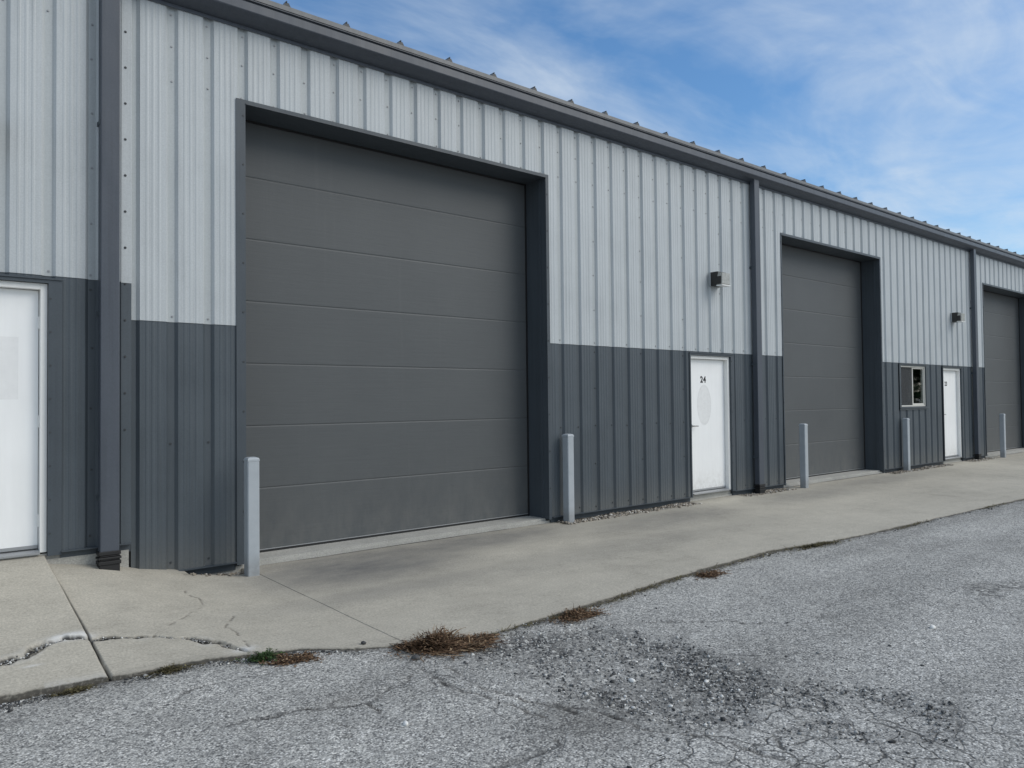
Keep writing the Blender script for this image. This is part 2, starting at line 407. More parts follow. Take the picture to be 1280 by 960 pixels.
def axis(parts):
    out = []
    for a, b, st in parts: out += list(np.arange(a, b-1e-9, st))
    out.append(parts[-1][1]); return np.array(out)

# --- concrete apron
gx = axis([(-14,-1,.25),(-1,.4,.06),(.4,2.9,.0095),(2.9,5,.03),(5,12,.06),(12,26,.12),(26,34,.5)])
STRIPS = [(2.12,2.66),(6.66,9.42),(10.62,12.05),(15.86,18.88),(20.05,21.50)]
SY = -.205
extra = [1.064,1.0665,1.0695,1.0711,1.0735,1.076, 2.694,2.697,2.703,2.706] + [e for s in STRIPS for e in s]
gx = np.unique(np.round(np.concatenate([gx, extra]), 4))
gx = gx[np.concatenate([[True], np.diff(gx) > .0012])]
ya = [.03, .024, .012, .0, -.012, -.024, -.05, -.10, -.15, SY]
sp = np.concatenate([np.linspace(0, .965, 215)[1:], [.975,.983,.99,.995,1.0]])
X = np.zeros((len(ya)+len(sp)+2, len(gx))); Y = np.zeros_like(X)
ed = ip(gx, EDGE) + .028*fbm(gx, gx*0, 3.1, 11) + .016*fbm(gx, gx*0+3, 19, 12, 3)
for i, y in enumerate(ya): X[i] = gx; Y[i] = y
for i, s in enumerate(sp): X[len(ya)+i] = gx; Y[len(ya)+i] = SY + s*(ed-SY)
X[-2:] = gx; Y[-2] = ed-.006; Y[-1] = ed-.012
Zs = zslab(X, Y)
near = ((X > .3) & (X < 3.2)).astype(float)
Zs = Zs + .006*fbm(X, Y, 1.3, 21)
dedge = (Y - ed[None, :])
Zs = Zs - .010*np.exp(-np.clip(dedge, 0, None)/.012)
Zs[-2] -= .02; Zs[-1] = -.20
stain = np.zeros_like(X); dirt = np.zeros_like(X); gap = np.zeros_like(X); pale = np.zeros_like(X)
# joints
jx = 1.0711 + .006*fbm(Y, Y*0, 2.5, 31)*near
for j0, w, dep, lo in ((1.0711, .0090, .03, 1.0), (2.70, .0045, .008, .5)):
    off = np.abs(X-j0)
    m = sstep(w, w*.45, off)*(Y < -.02)
    Zs -= dep*m; gap = np.maximum(gap, lo*m*(1.0 if j0 < 2 else .75)*np.clip(1.0+.9*fbm(X, Y, 5, 33, 3), .25, 1))
X = X + (.010*fbm(Y*1.0, Y*0+1, 2.2, 31, 3))*np.exp(-((gx[None,:]-1.0711)/.06)**2)
# the long spalled crack and its branches
W1 = [(.0,-1.83),(.30,-1.80),(.577,-1.761),(.681,-1.727),(.798,-1.627),(.932,-1.599),(1.04,-1.617),(1.2,-1.631),(1.463,-1.742),(1.61,-1.844),(1.702,-1.992),(1.797,-2.135),(1.852,-2.335)]
wx = X + .05*fbm(X, Y, 9, 41, 4); wy = Y + .05*fbm(X, Y, 9, 51, 4)
d1, t1 = dpoly(wx, wy, W1)
wid = .013 + .024*np.clip(fbm(X, Y, 6, 61, 3)+.2, 0, 1) + .030*np.exp(-((X-.76)/.10)**2) + .012*np.exp(-((X-1.70)/.10)**2)
sp1 = sstep(wid*1.25, wid*.6, d1)
Zs -= sp1*(.016 + .014*np.abs(fbm(X, Y, 45, 71, 2))) ; dirt = np.maximum(dirt, sp1*(.45+.4*(fbm(X, Y, 30, 72, 3) > .02))); gap = np.maximum(gap, sp1*.9*sstep(.0, .12, fbm(X, Y, 26, 74, 3)-.02+.25*(wid < .02)))
rim = sstep(.05, .015, np.abs(d1-wid*1.3))*(wy > -99)
pale = np.maximum(pale, .20*rim*sstep(0, .2, fbm(X, Y, 5, 75, 3)+.1))
pale = np.maximum(pale, 2.4*np.exp(-(((X-.975)/.10)**2+((Y+1.565)/.045)**2)))
pale = np.maximum(pale, 1.0*np.exp(-(((X-1.84)/.07)**2+((Y+2.24)/.05)**2)))
pale = np.maximum(pale, .8*np.exp(-(((X-.72)/.05)**2+((Y+1.87)/.012)**2)))
pale = np.maximum(pale, .4*np.exp(-(dedge/.05)**2)*(X > .75)*(X < 1.06))
Zs += np.exp(-(((X-.975)/.09)**2+((Y+1.565)/.04)**2))*(.010+.020*fbm(X, Y, 30, 77, 2))
for pts, w, a in (([(1.419,-1.721),(1.50,-1.655),(1.593,-1.551),(1.68,-1.47),(1.792,-1.34),(1.918,-1.214),(1.941,-1.011),(1.90,-.85),(1.922,-.757)], .005, .75),
                  ([(1.886,-2.205),(1.90,-2.0),(1.917,-1.801),(1.876,-1.777),(1.95,-1.66),(2.019,-1.549)], .005, .8)):
    d2, t2 = dpoly(X+.018*fbm(X, Y, 11, 81, 3), Y+.018*fbm(X, Y, 11, 82, 3), pts)
    s2 = sstep(.0085, .003, d2)*np.clip(.6+2.2*fbm(X, Y, 12, 83, 3), 0, 1)
    Zs -= .006*s2; gap = np.maximum(gap, .8*a*s2)
# tyre grime in front of the doors, darker band along the wall foot, dirty outer edge
def blob(cx, cy, rx, ry): return np.exp(-(((X-cx)/rx)**2+((Y-cy)/ry)**2)**1.4)
stain = np.maximum(stain, .85*blob(3.55,-.58,1.15,.70)); stain = np.maximum(stain, .7*blob(4.9,-.35,1.9,.45))
stain = np.maximum(stain, .5*blob(7.9,-.75,1.5,.5)); stain = np.maximum(stain, .42*blob(11.6,-.75,1.9,.42))
stain = np.maximum(stain, .38*blob(3.4,-1.55,1.3,.25)); stain = np.maximum(stain, .4*blob(14.5,-.5,2.6,.4))
stain = np.maximum(stain, .25*blob(6.0,-1.6,3.0,.35)); stain = np.maximum(stain, .3*np.exp(-np.abs(Y)/.12))
dirt = np.maximum(dirt, .85*np.exp(-np.clip(dedge, 0, None)/.016)*(1-.8*pale.clip(0, 1)))
for sx0, sx1 in STRIPS:
    dirt = np.maximum(dirt, .6*np.exp(-np.abs(Y-SY)/.03)*((X > sx0-.05) & (X < sx1+.05)))
ing = np.zeros_like(X)
for a_, b_ in ((2.66, 6.5), (12.06, 15.83), (21.5, 25.5)): ing = np.maximum(ing, ((X > a_) & (X < b_)).astype(float))
gap = np.maximum(gap, ing*sstep(-.024, -.010, Y)*np.clip(.7+1.5*fbm(X, Y*0, 1.2, 91, 3), .1, 1)*sstep(2.9, 3.4, X))  # crack under the threshold, with its shadow line darkened into the slab colour
Zs -= ing*.02*sstep(.01, .024, Y)
dirt = np.maximum(dirt, ing*.55*np.exp(-np.abs(Y-.02)/.03))
dirt[-3:] = 1.25; pale[-2:] = 0
drop = np.zeros((X.shape[0]-1, X.shape[1]-1), bool)
for sx0, sx1 in STRIPS:
    xm = .5*(gx[:-1]+gx[1:]); drop[0:len(ya)-1, :] |= ((xm > sx0) & (xm < sx1))[None, :]
o = grid_mesh('concrete_apron', X, Y, Zs, M['concrete'], dict(stain=stain, dirt=dirt, pale=pale, gap=gap), drop)
o.modifiers.new('thick', 'SOLIDIFY').thickness = .10; o.modifiers['thick'].offset = 1.0
tag(o, 'worn grey concrete apron along the foot of the building, cracked at its left end', 'pavement', kind='structure')

# --- asphalt lot: one sheet out to the horizon
ax_ = axis([(-900,-100,100),(-100,-20,16),(-20,-2,1.5),(-2,.3,.14),(.3,4.4,.0145),(4.4,8.5,.045),(8.5,20,.16),(20,60,2.5),(60,140,16),(140,1000,120)])
ay_ = axis([(-900,-100,100),(-100,-20,12),(-20,-7,1.0),(-7,-5.4,.07),(-5.4,-1.9,.0145),(-1.9,0,.4),(0,20,4),(20,100,20),(100,900,120)])[::-1]
X, Y = np.meshgrid(ax_, ay_)
nearm = sstep(40, 15, np.hypot(X-5, Y+4))
Z = ZA + nearm*(.020*fbm(X, Y, .7, 101, 3) + .007*fbm(X, Y, 3.5, 111, 3))
edX = ip(X, EDGE)
lip = np.exp(-np.clip(edX-Y, 0, None)/.07)
Z = np.minimum(Z + .008*lip - .014*sstep(1.7, .9, X)*np.exp(-np.clip(edX-Y, 0, None)/.5)*nearm, zslab(X, edX)-.012)
Z = np.where(Y > edX+.10, ZA-.05, Z)
Z = np.where((Y > -1.6) | (np.abs(X) > 80), ZA-.05, Z)
P1 = [(2.93,-3.0),(3.25,-3.02),(3.65,-3.05),(3.95,-3.30),(4.05,-3.75),(4.1,-4.25),(4.05,-4.7),(3.75,-5.0),(3.36,-4.95),(3.08,-4.9),(3.02,-4.7),(2.98,-4.5),(2.92,-4.26),(2.90,-3.95),(2.88,-3.63),(2.86,-3.3)]
wx = X + .16*fbm(X, Y, 3.2, 121, 4); wy = Y + .16*fbm(X, Y, 3.2, 131, 4)
dP, _ = dpoly(wx, wy, P1+[P1[0]])
sd = np.where(inpoly(wx, wy, P1), dP, -dP)
loose = sstep(-.16, .20, sd)*np.clip(.95+1.1*fbm(X, Y, 2.6, 137, 4), .5, 1)
P3 = [(3.55,-4.8),(3.95,-4.7),(4.3,-5.05),(4.35,-5.6),(3.85,-5.65),(3.45,-5.2)]
dP3, _ = dpoly(wx, wy, P3+[P3[0]]); sd3 = np.where(inpoly(wx, wy, P3), dP3, -dP3)
loose = np.maximum(loose, .72*sstep(-.2, .15, sd3)*sstep(-.2, .22, fbm(X, Y, 3, 141, 4)))
P2 = [(6.85,-4.75),(7.2,-4.6),(7.8,-4.9),(7.6,-5.4),(6.95,-5.2)]
dP2, _ = dpoly(wx, wy, P2+[P2[0]]); sd2 = np.where(inpoly(wx, wy, P2), dP2, -dP2)
loose = np.maximum(loose, .8*sstep(-.1, .08, sd2)*sstep(-.2, .1, fbm(X, Y, 3, 151, 3)))
loose = np.maximum(loose, 1.0*np.exp(-np.clip(edX-Y, 0, None)/.04)*sstep(-.35, .1, fbm(X, Y, 2.5, 161, 3)+.1))
loose = np.maximum(loose, .45*np.exp(-np.clip(edX-Y, 0, None)/.12)*sstep(-.1, .25, fbm(X, Y, 1.7, 163, 3)))
dep = np.maximum(sstep(-.02, .16, sd), .8*sstep(0, .15, sd3))
Z -= .016*dep*nearm
Z += .012*loose*fbm(X, Y, 14, 171, 3)*nearm
crack = np.zeros_like(X)
CR = [([(1.35,-3.25),(1.503,-3.293),(1.624,-3.307),(1.749,-3.321),(1.854,-3.386),(1.976,-3.422),(2.046,-3.469),(2.129,-3.453),(2.192,-3.37),(2.287,-3.375),(2.372,-3.351),(2.45,-3.30)], .010),
      ([(2.051,-3.46),(2.06,-3.52),(2.03,-3.624)], .006),
      ([(2.57,-3.06),(2.535,-3.25),(2.526,-3.368),(2.517,-3.659),(2.565,-3.779),(2.612,-3.997),(2.64,-4.25)], .006),
      ([(2.69,-3.3),(2.673,-3.445),(2.618,-3.535),(2.626,-3.626),(2.642,-3.753),(2.697,-3.895),(2.75,-4.1),(2.80,-4.3)], .009),
      ([(2.0,-4.50),(2.092,-4.465),(2.215,-4.472),(2.286,-4.472),(2.343,-4.479),(2.437,-4.497),(2.50,-4.44)], .008),
      ([(1.79,-3.52),(1.804,-3.558),(1.805,-3.66),(1.768,-3.773)], .007),
      ([(2.75,-4.1),(2.9,-4.35),(2.93,-4.7),(3.1,-5.0),(3.12,-5.4)], .008),
      ([(1.2,-2.75),(1.45,-2.62),(1.7,-2.66),(1.95,-2.74)], .004),
      ([(3.9,-3.25),(4.3,-3.45),(4.7,-3.8),(5.1,-4.3)], .006)]
wx = X + .05*fbm(X, Y, 8, 181, 4); wy = Y + .05*fbm(X, Y, 8, 191, 4)
for pts, w in CR:
    dc, _ = dpoly(wx, wy, pts)
    w = w*(.75+1.1*np.clip(fbm(X, Y, 7, 201, 3)+.1, 0, 1))
    crack = np.maximum(crack, sstep(w+.010, w*.5, dc)*np.clip(.75+1.2*fbm(X, Y, 10, 211, 2), 0, 1))
Z -= .012*crack
gw = .25*fbm(X, Y, .9, 221, 3)
gator = 1.0*sstep(-4.45, -4.9, Y+gw)*sstep(4.6, 3.7, X+gw)
gator = np.maximum(gator, .9*np.exp(-((X-2.65)/.38)**2-((Y+3.75)/.65)**2))
gator = np.maximum(gator, .45*sstep(-4.0, -4.5, Y+gw)*sstep(3.0, 2.6, X))
gator = np.maximum(gator, .33*sstep(-3.4, -4.4, Y+gw))*(np.hypot(X-3, Y+4) < 9)
dirt = 1.0*np.exp(-np.clip(edX-Y, 0, None)/.035)*sstep(-.35, .05, fbm(X, Y, 4, 231, 3)+.12)
dirt = np.maximum(dirt, .5*np.exp(-((X-1.95)/.22)**2-((Y+3.36)/.07)**2)); dirt = np.maximum(dirt, .45*np.exp(-((X-2.75)/.22)**2-((Y+4.35)/.25)**2))
o = grid_mesh('asphalt_lot', X, Y, Z, M['asphalt'], dict(loose=loose, crack=crack, gator=gator, dirt=dirt))
tag(o, 'weathered light grey asphalt lot with alligator cracks and a crumbled dark patch', 'ground', kind='structure')
def zasph(x, y):
    j = np.clip(np.searchsorted(ax_, x), 0, len(ax_)-1); i = np.clip(np.searchsorted(-ay_, -y), 0, len(ay_)-1)
    return Z[i, j]

# --- scattered stones: each bed of them is one object nobody could count
ICO = None
def ico():
    global ICO
    if ICO is None:
        bm = bmesh.new(); bmesh.ops.create_icosphere(bm, subdivisions=1, radius=1.0)
        V = np.array([v.co[:] for v in bm.verts]); Fc = np.array([[v.index for v in f.verts] for f in bm.faces]); bm.free()
        bm = bmesh.new(); bmesh.ops.create_icosphere(bm, subdivisions=2, radius=1.0)
        V2 = np.array([v.co[:] for v in bm.verts]); F2 = np.array([[v.index for v in f.verts] for f in bm.faces]); bm.free()
        ICO = (V, Fc, V2, F2)
    return ICO
def rock_cloud(name, pts, sizes, mat, flat=.65, hi=False, jit=.22, tones=None):
    V1, F1, V2, F2 = ico(); V, Fc = (V2, F2) if hi else (V1, F1)
    n = len(pts); k = len(V)
    pts = np.asarray(pts); sizes = np.asarray(sizes)
    sc = np.stack([RNG.uniform(.75, 1.3, n), RNG.uniform(.6, 1.05, n), RNG.uniform(flat*.7, flat*1.25, n)], -1)*sizes[:, None]
    a = RNG.uniform(0, 2*np.pi, n); ti = RNG.normal(0, .3, n)
    P = V[None]*(1+RNG.normal(0, jit, (n, k, 1)).clip(-.5, .5))*sc[:, None]
    y = P[..., 1]*np.cos(ti)[:, None]-P[..., 2]*np.sin(ti)[:, None]; z = P[..., 1]*np.sin(ti)[:, None]+P[..., 2]*np.cos(ti)[:, None]
    x = P[..., 0]; X_ = x*np.cos(a)[:, None]-y*np.sin(a)[:, None]; Y_ = x*np.sin(a)[:, None]+y*np.cos(a)[:, None]
    co = np.stack([X_, Y_, z], -1) + pts[:, None]
    fc = (Fc[None]+(np.arange(n)*k)[:, None, None]).reshape(-1, 3)
    me = bpy.data.meshes.new(name)
    me.vertices.add(n*k); me.vertices.foreach_set('co', co.ravel())
    me.loops.add(fc.size); me.loops.foreach_set('vertex_index', fc.ravel())
    me.polygons.add(len(fc)); me.polygons.foreach_set('loop_start', np.arange(0, fc.size, 3)); me.update(calc_edges=True)
    tn = RNG.random(n) if tones is None else np.asarray(tones)
    at = me.attributes.new('tone', 'FLOAT', 'POINT'); at.data.foreach_set('value', np.repeat(tn, k).astype(np.float32))
    if hi: me.polygons.foreach_set('use_smooth', [True]*len(fc))
    me.materials.append(mat)
    o = bpy.data.objects.new(name, me); COL.objects.link(o); return o

bed_labels = ['narrow gap of dark pebbles beside the nearest bollard, left of the first garage door',
              'strip of tan pebbles along the wall between second bollard and numbered door',
              'small pebble bed around the foot of the middle downspout',
              'strip of pebbles under the window beyond the second garage door',
              'pebbles around the foot of the farthest downspout']
for (s0, s1), lb in zip(STRIPS, bed_labels):
    b = MB(); b.box(s0-.02, s1+.02, SY-.02, .06, -.30, -.118); 
    so = b.build('gravel_bed_soil', M['soil']); tag(so, 'bare soil under the '+lb, 'soil', kind='structure')
    L = s1-s0; n = int(L*700)
    px = RNG.uniform(s0+.01, s1-.01, n); py = RNG.uniform(SY+.012, .02, n)
    if s0 < 3: pz = -.125 + RNG.uniform(0, .012, n)
    else: pz = -.108 + RNG.uniform(0, .034, n) + .012*np.sin(px*5)
    # some pebbles have been kicked on to the slab edge
    k = int(n*.07); py[:k] = SY - np.abs(RNG.normal(0, .035, k)); pz[:k] = zslab(px[:k], py[:k])+.006
    go = rock_cloud('gravel_bed', np.stack([px, py, pz], -1), RNG.uniform(.008, .021, n), M['river'], .7, False, .12)
    tag(go, lb, 'gravel', kind='stuff')

# loose chips on the crumbled asphalt, and grit along the slab edge
n = 60000
cx = RNG.uniform(2.2, 5.2, n); cy = RNG.uniform(-5.9, -2.9, n)
ii = np.clip(np.searchsorted(-ay_, -cy), 0, len(ay_)-1); jj = np.clip(np.searchsorted(ax_, cx), 0, len(ax_)-1)
keep = RNG.random(n) < (np.clip(loose[ii, jj], 0, 1)**1.6*.55 + .004)
cx, cy = cx[keep], cy[keep]
sz = np.clip(RNG.lognormal(math.log(.0048), .42, len(cx)), .002, .014)
o = rock_cloud('loose_gravel', np.stack([cx, cy, zasph(cx, cy)+sz*.25], -1), sz, M['chips'], .7)
tag(o, 'dark loose gravel and asphalt chips over the crumbled patch in the foreground', 'gravel', kind='stuff')
cx = np.concatenate([RNG.uniform(.3, 1.5, 2600), RNG.uniform(.3, 4.5, 3000), RNG.uniform(4.5, 14, 1400)]); cx = cx[RNG.random(len(cx)) < np.clip(.45+1.6*fbm(cx, cx*0, 1.8, 301, 3), .05, 1)]; n = len(cx)
cy = ip(cx, EDGE) - np.abs(RNG.normal(0, .045, n)) - .005
sz = np.clip(RNG.lognormal(math.log(.0042), .45, n), .002, .013)
o = rock_cloud('edge_grit', np.stack([cx, cy, zasph(cx, cy)+sz*.3], -1), sz, M['chips'], .7, tones=RNG.random(n)**1.9)
tag(o, 'line of grit and crumbs along the seam between concrete and asphalt', 'grit', kind='stuff')
n = 260
u = RNG.random(n); pi_ = np.array(W1); ci = np.interp(u*(len(W1)-1), range(len(W1)), pi_[:, 0]); cj = np.interp(u*(len(W1)-1), range(len(W1)), pi_[:, 1])
ci += RNG.normal(0, .016, n); cj += RNG.normal(0, .016, n)
sz = RNG.uniform(.003, .009, n)
o = rock_cloud('crack_rubble', np.stack([ci, cj, zslab(ci, cj)-.008], -1), sz, M['chips'], .7, tones=RNG.uniform(.4, 1, n))
tag(o, 'crumbs of broken concrete lying in the long curved slab crack', 'rubble', kind='stuff')

# single stones that stand out
for (x, y, s, tn, lb) in [(2.051,-3.839,.020,1.0,'white stone lying alone on cracked asphalt below the big weed clump'),
                          (3.376,-4.165,.020,1.0,'pale stone in the middle of the dark crumbled gravel patch'),
                          (2.603,-3.075,.024,.25,'brown stone just below the left end of the biggest dry weed clump'),
                          (5.626,-4.926,.020,1.0,'white stone on smooth asphalt at the right side of the lot'),
                          (5.027,-4.898,.012,.3,'dark stone on smooth asphalt right of the crumbled patch'),
                          (2.477,-2.640,.020,.12,'dark pebble sitting on the concrete edge left of the slab joint')]:
    z = float(zslab(np.array(x), np.array(y)))+.008 if y > -2.66 else float(zasph(x, y))+s*.3
    st = rock_cloud('stone', np.zeros((1, 3)), [s], M['chips'], .7, True, .07, [tn]); st.location = (x, y, z)
    tag(st, lb, 'stone', 'loose stones lying on the pavement')

# ------------------------------------------------------------------ weeds
def stalks(name, n, rx, ry, h, mat, lean=1.0, w=.0035, leafy=0.0, seed=1):
    rg = np.random.default_rng(seed); V = []; Fc = []; T = []
    for i in range(n):
        if i == 0: tuft = [(rg.normal(0, .36)*rx, rg.normal(0, .42)*ry, rg.uniform(.25, 1.25)) for _ in range(16)]
        litter = rg.random() < .34
        tx, ty, tw = tuft[rg.integers(16)]
        if litter: bx = rg.normal(0, .55)*rx; by = rg.normal(-.25, .65)*ry; tw = .45
        else: bx = tx+rg.normal(0, .13)*rx; by = ty+rg.normal(0, .22)*ry
        r = math.hypot(bx/rx, by/ry)
        az = math.atan2(by, bx)+rg.normal(0, 1.1); L = h*rg.uniform(.35, 1.2)*tw*(.75 if litter else 1.25/(1+.5*r)); ln = lean*rg.uniform(.3, 1.3)*(.7+.5*r)+(2.2 if litter else 0)
        ww = w*rg.uniform(.5, 1.5); b = len(V); tn = rg.random(); bend = rg.normal(0, .6)
        K = 4
        for k in range(K+1):
            t = k/K; e = ln*t
            d = L*(t-.25*ln*t*t)
            hx = bx + math.cos(az+bend*t)*L*e*.8; hy = by + math.sin(az+bend*t)*L*e*.8; hz = (max(.003, d*(1-.45*min(ln, 1.3)*t)) - .01*(k == 0)) if not litter else .003+.004*(i % 4)+.25*L*t*(1-t)
            sx = -math.sin(az)*ww*(1-.75*t); sy = math.cos(az)*ww*(1-.75*t)
            V += [(hx-sx, hy-sy, hz), (hx+sx, hy+sy, hz+ww*.4)]; T += [tn, tn]
        for k in range(K): q = b+2*k; Fc.append((q, q+1, q+3, q+2))
        if rg.random() < leafy:
            for k in range(3):
                t = rg.uniform(.3, 1); q = V[b+2*int(t*K)]; s = rg.uniform(.007, .016); c = len(V); aa = rg.uniform(0, 6.28); tl = rg.random()
                u = Vector((math.cos(aa), math.sin(aa), rg.uniform(-.2, .5)))*s; v = Vector((-math.sin(aa), math.cos(aa), rg.uniform(-.2, .3)))*s*.5
                p0 = Vector(q)
                V += [tuple(p0), tuple(p0+u*.6+v), tuple(p0+u*1.5), tuple(p0+u*.6-v)]; T += [tl]*4; Fc.append((c, c+1, c+2, c+3))
    me = bpy.data.meshes.new(name); me.from_pydata(V, [], Fc); at = me.attributes.new('tone', 'FLOAT', 'POINT'); at.data.foreach_set('value', T)
    me.materials.append(mat); o = bpy.data.objects.new(name, me); COL.objects.link(o); return o
def seam_litter():
    rg = np.random.default_rng(77); V = []; Fc = []; T = []
    for i in range(3000):
        x = rg.uniform(.9, 13); 
        if rg.random() > np.clip(.10+2.4*float(fbm(np.array(x), np.array(0.), 1.1, 311, 3)), .02, 1): continue
        y = float(ip(x, EDGE)) - abs(rg.normal(0, .030)) - .006; z = float(zasph(x, y))+rg.uniform(.002, .012)
        a = rg.normal(0, .8); L = rg.uniform(.012, .055); w = rg.uniform(.0012, .003); dz = rg.normal(0, .25)*L
        c, s_ = math.cos(a), math.sin(a); b = len(V); tn = rg.random()
        V += [(x-s_*w, y+c*w, z), (x+s_*w, y-c*w, z), (x+c*L+s_*w, y+s_*L-c*w, z+abs(dz)), (x+c*L-s_*w, y+s_*L+c*w, z+abs(dz)+.001)]; Fc.append((b, b+1, b+2, b+3)); T += [tn]*4
    me = bpy.data.meshes.new('dry_litter'); me.from_pydata(V, [], Fc); at = me.attributes.new('tone', 'FLOAT', 'POINT'); at.data.foreach_set('value', T)
    me.materials.append(M['olive']); o = bpy.data.objects.new('dry_litter', me); COL.objects.link(o)
    tag(o, 'thin broken line of dead stems and litter caught in the seam along the slab', 'litter', kind='stuff')
seam_litter()
G = 'weeds growing in the seam between concrete and asphalt'
def weed(x, y, n, rx, ry, h, mat, label, ang, name='dry_weed', cat='weeds', **kw):
    o = stalks(name, n, rx, ry, h, mat, **kw); o.location = (x, y, float(zasph(x, y))+.002); o.rotation_euler.z = ang
    return tag(o, label, cat, G)
weed(2.87,-2.98, 1500, .24, .11, .135, M['dry'], 'largest brown dried weed clump, at the end of the straight slab joint', R(-22), lean=1.15, leafy=.8, w=.0042, seed=3)
weed(4.02,-3.04, 800, .19, .075, .07, M['dry'], 'second brown weed clump along the kerb seam, right of the largest', R(4), lean=1.3, leafy=.6, w=.0032, seed=4)
weed(5.93,-2.88, 600, .17, .06, .06, M['dry'], 'brown weed clump on the seam opposite the numbered door', R(5), lean=1.3, leafy=.6, w=.0035, seed=5)
weed(7.85,-2.87, 600, .45, .05, .045, M['olive'], 'low dry weeds farthest along the seam, towards the right', R(-6), lean=1.4, leafy=.4, w=.0035, seed=6)
weed(2.03,-2.56, 420, .17, .075, .045, M['dry'], 'flattened brown weed litter beside the small green weed', R(-30), lean=1.5, leafy=.6, w=.003, seed=8)
weed(1.385,-2.245, 900, .15, .04, .045, M['olive'], 'low olive grass tuft on the slab edge near the left corner', R(-5), name='grass_tuft', cat='grass', lean=.9, leafy=.1, w=.0018, seed=9)
weed(.86,-2.215, 700, .11, .035, .032, M['olive'], 'thin dry grass fringe at the foot of the slab near the left picture edge', R(-3), name='grass_tuft', cat='grass', lean=1.1, leafy=.1, w=.0016, seed=12)
weed(1.895,-2.42, 190, .085, .05, .085, M['green'], 'small leafy green weed rooted at the end of the curved crack', R(-20), name='green_weed', lean=1.1, leafy=1.0, w=.0035, seed=10)

# ------------------------------------------------------------------ the warehouse
bld = empty('warehouse', (0, 0, 0))
tag(bld, 'long low metal warehouse, light grey above and charcoal below, with garage doors', 'warehouse')
PER, PH = .3175, 1.711
XL, XR, XJ = -8.0, 31.0, 1.70            # left end, right end, joint between the stepped unit and the main row
ZSPL, ZEAVE = 2.20, 5.13
UP = .315                                # the left unit's floor stands this much higher
def profile(x0, x1, phase):
    pts = []; k0 = int(math.floor((x0-phase)/PER))-1; k = k0
    while True:
        c = phase+k*PER
        if c-PER > x1: break
        pts += [(c-.052,-.027), (c-.027,-.001), (c+.027,-.001), (c+.052,-.027)]
        if k % 3 == 0: pts[-1:] = [(c+.0485,-.025), (c+.050,-.0300), (c+.055,-.0300), (c+.057,-.027)]
        for u in (.27, .5, .73):
            m = c+.05+u*(PER-.10)
            pts += [(m-.014,-.027), (m-.006,-.0296), (m+.006,-.0296), (m+.014,-.027)]
        k += 1
    def yat(x):
        for (a, ya_), (b_, yb) in zip(pts, pts[1:]):
            if a <= x <= b_: return ya_+(yb-ya_)*(x-a)/max(b_-a, 1e-9)
        return -.03
    return pts, yat
def cladding(name, x0, x1, z0, z1, cuts, phase, mats, rows, yoff=0.0):
    pts, yat = profile(x0, x1, phase); b = MB()
    xs = [x0, x1] + [p[0] for p in pts if x0 < p[0] < x1] + [c for r in cuts for c in r[:2] if x0 < c < x1]
    xs = sorted(set(round(x, 5) for x in xs)); pm = {round(p[0], 5): p[1] for p in pts}
    ys = [pm.get(x, None) if x in pm else yat(x) for x in xs]
    for i in range(len(xs)-1):
        xm = .5*(xs[i]+xs[i+1]); iv = [(z0, z1)]
        for a, c, zl, zh in cuts:
            if a < xm < c:
                nv = []
                for p, q in iv:
                    if zl > p: nv.append((p, min(q, zl)))
                    if zh < q: nv.append((max(p, zh), q))
                iv = [(p, q) for p, q in nv if q-p > 1e-4]
        for p, q in iv:
            ya_, yb = ys[i]+yoff, ys[i+1]+yoff
            b.quad((xs[i], ya_, p), (xs[i+1], yb, p), (xs[i+1], yb, q), (xs[i], ya_, q))
            if q == z1 or p == z0:     # a little return so that the sheet's cut edge reads
                zz = p if p == z0 else q
                b.quad((xs[i], ya_, zz), (xs[i], ya_+.012, zz), (xs[i+1], yb+.012, zz), (xs[i+1], yb, zz))
    k = int(math.floor((x0-phase)/PER))
    while phase+k*PER < x1:
        c = phase+k*PER
        lap = k % 3 == 0
        for z, everywhere in rows:
            if not (everywhere or lap) or random.random() < .05: continue
            cc = c + random.uniform(-.008, .008); zz = z + random.uniform(-.012, .012)
            if x0+.03 < cc < x1-.03 and z0 < zz < z1 and not any(a-.03 < cc < d and zl-.02 < zz < zh+.02 for a, d, zl, zh in cuts):
                b.disc_y(cc, -.001+yoff, zz, .0105, .002, 8, 1); b.disc_y(cc, -.003+yoff, zz, .0068, .006, 6, 1, random.random())
        k += 1
    return b.build(name, mats, bld, fix=False)
GD = [(2.685, 6.535, .09, .05), (12.085, 15.80, .028, .045), (21.52, 25.45, .03, .045)]   # garage openings: left, right, flange widths
ZH = 4.305
ED = [(9.475, 10.51), (18.905, 19.975)]                                                   # personnel doors
WIN = (16.665, 17.965, 1.245, 2.165)
cuts = [(a-.01, b_+.01, -1, ZH+.01) for a, b_, _, _ in GD] + [(a-.02, b_+.03, -1, 2.165) for a, b_ in ED] + [(WIN[0], WIN[1], WIN[2], WIN[3])]
rowsU = [(4.96, True), (4.68, True), (4.37, True), (4.08, False), (3.60, False), (3.14, False), (2.67, False), (2.245, True)]
rowsL = [(.06, True), (.62, False), (1.12, True), (1.63, False), (2.12, False)]
cladding('upper_cladding', XJ, XR, ZSPL, ZEAVE, cuts, PH, [M['light'], M['screw']], rowsU, -.004)
cladding('lower_cladding', XJ, XR, .0, ZSPL+.03, cuts, PH, [M['dark'], M['screw_dark']], rowsL, .001)
EDL = (.04, 1.075)
cutL = [(EDL[0]-.02, EDL[1]+.03, -1, 2.165+UP)]
cladding('upper_cladding', XL, XJ-.085, ZSPL+UP+.005, ZEAVE+UP, cutL, 1.394, [M['light'], M['screw']], [(z+UP, e) for z, e in rowsU], -.004)
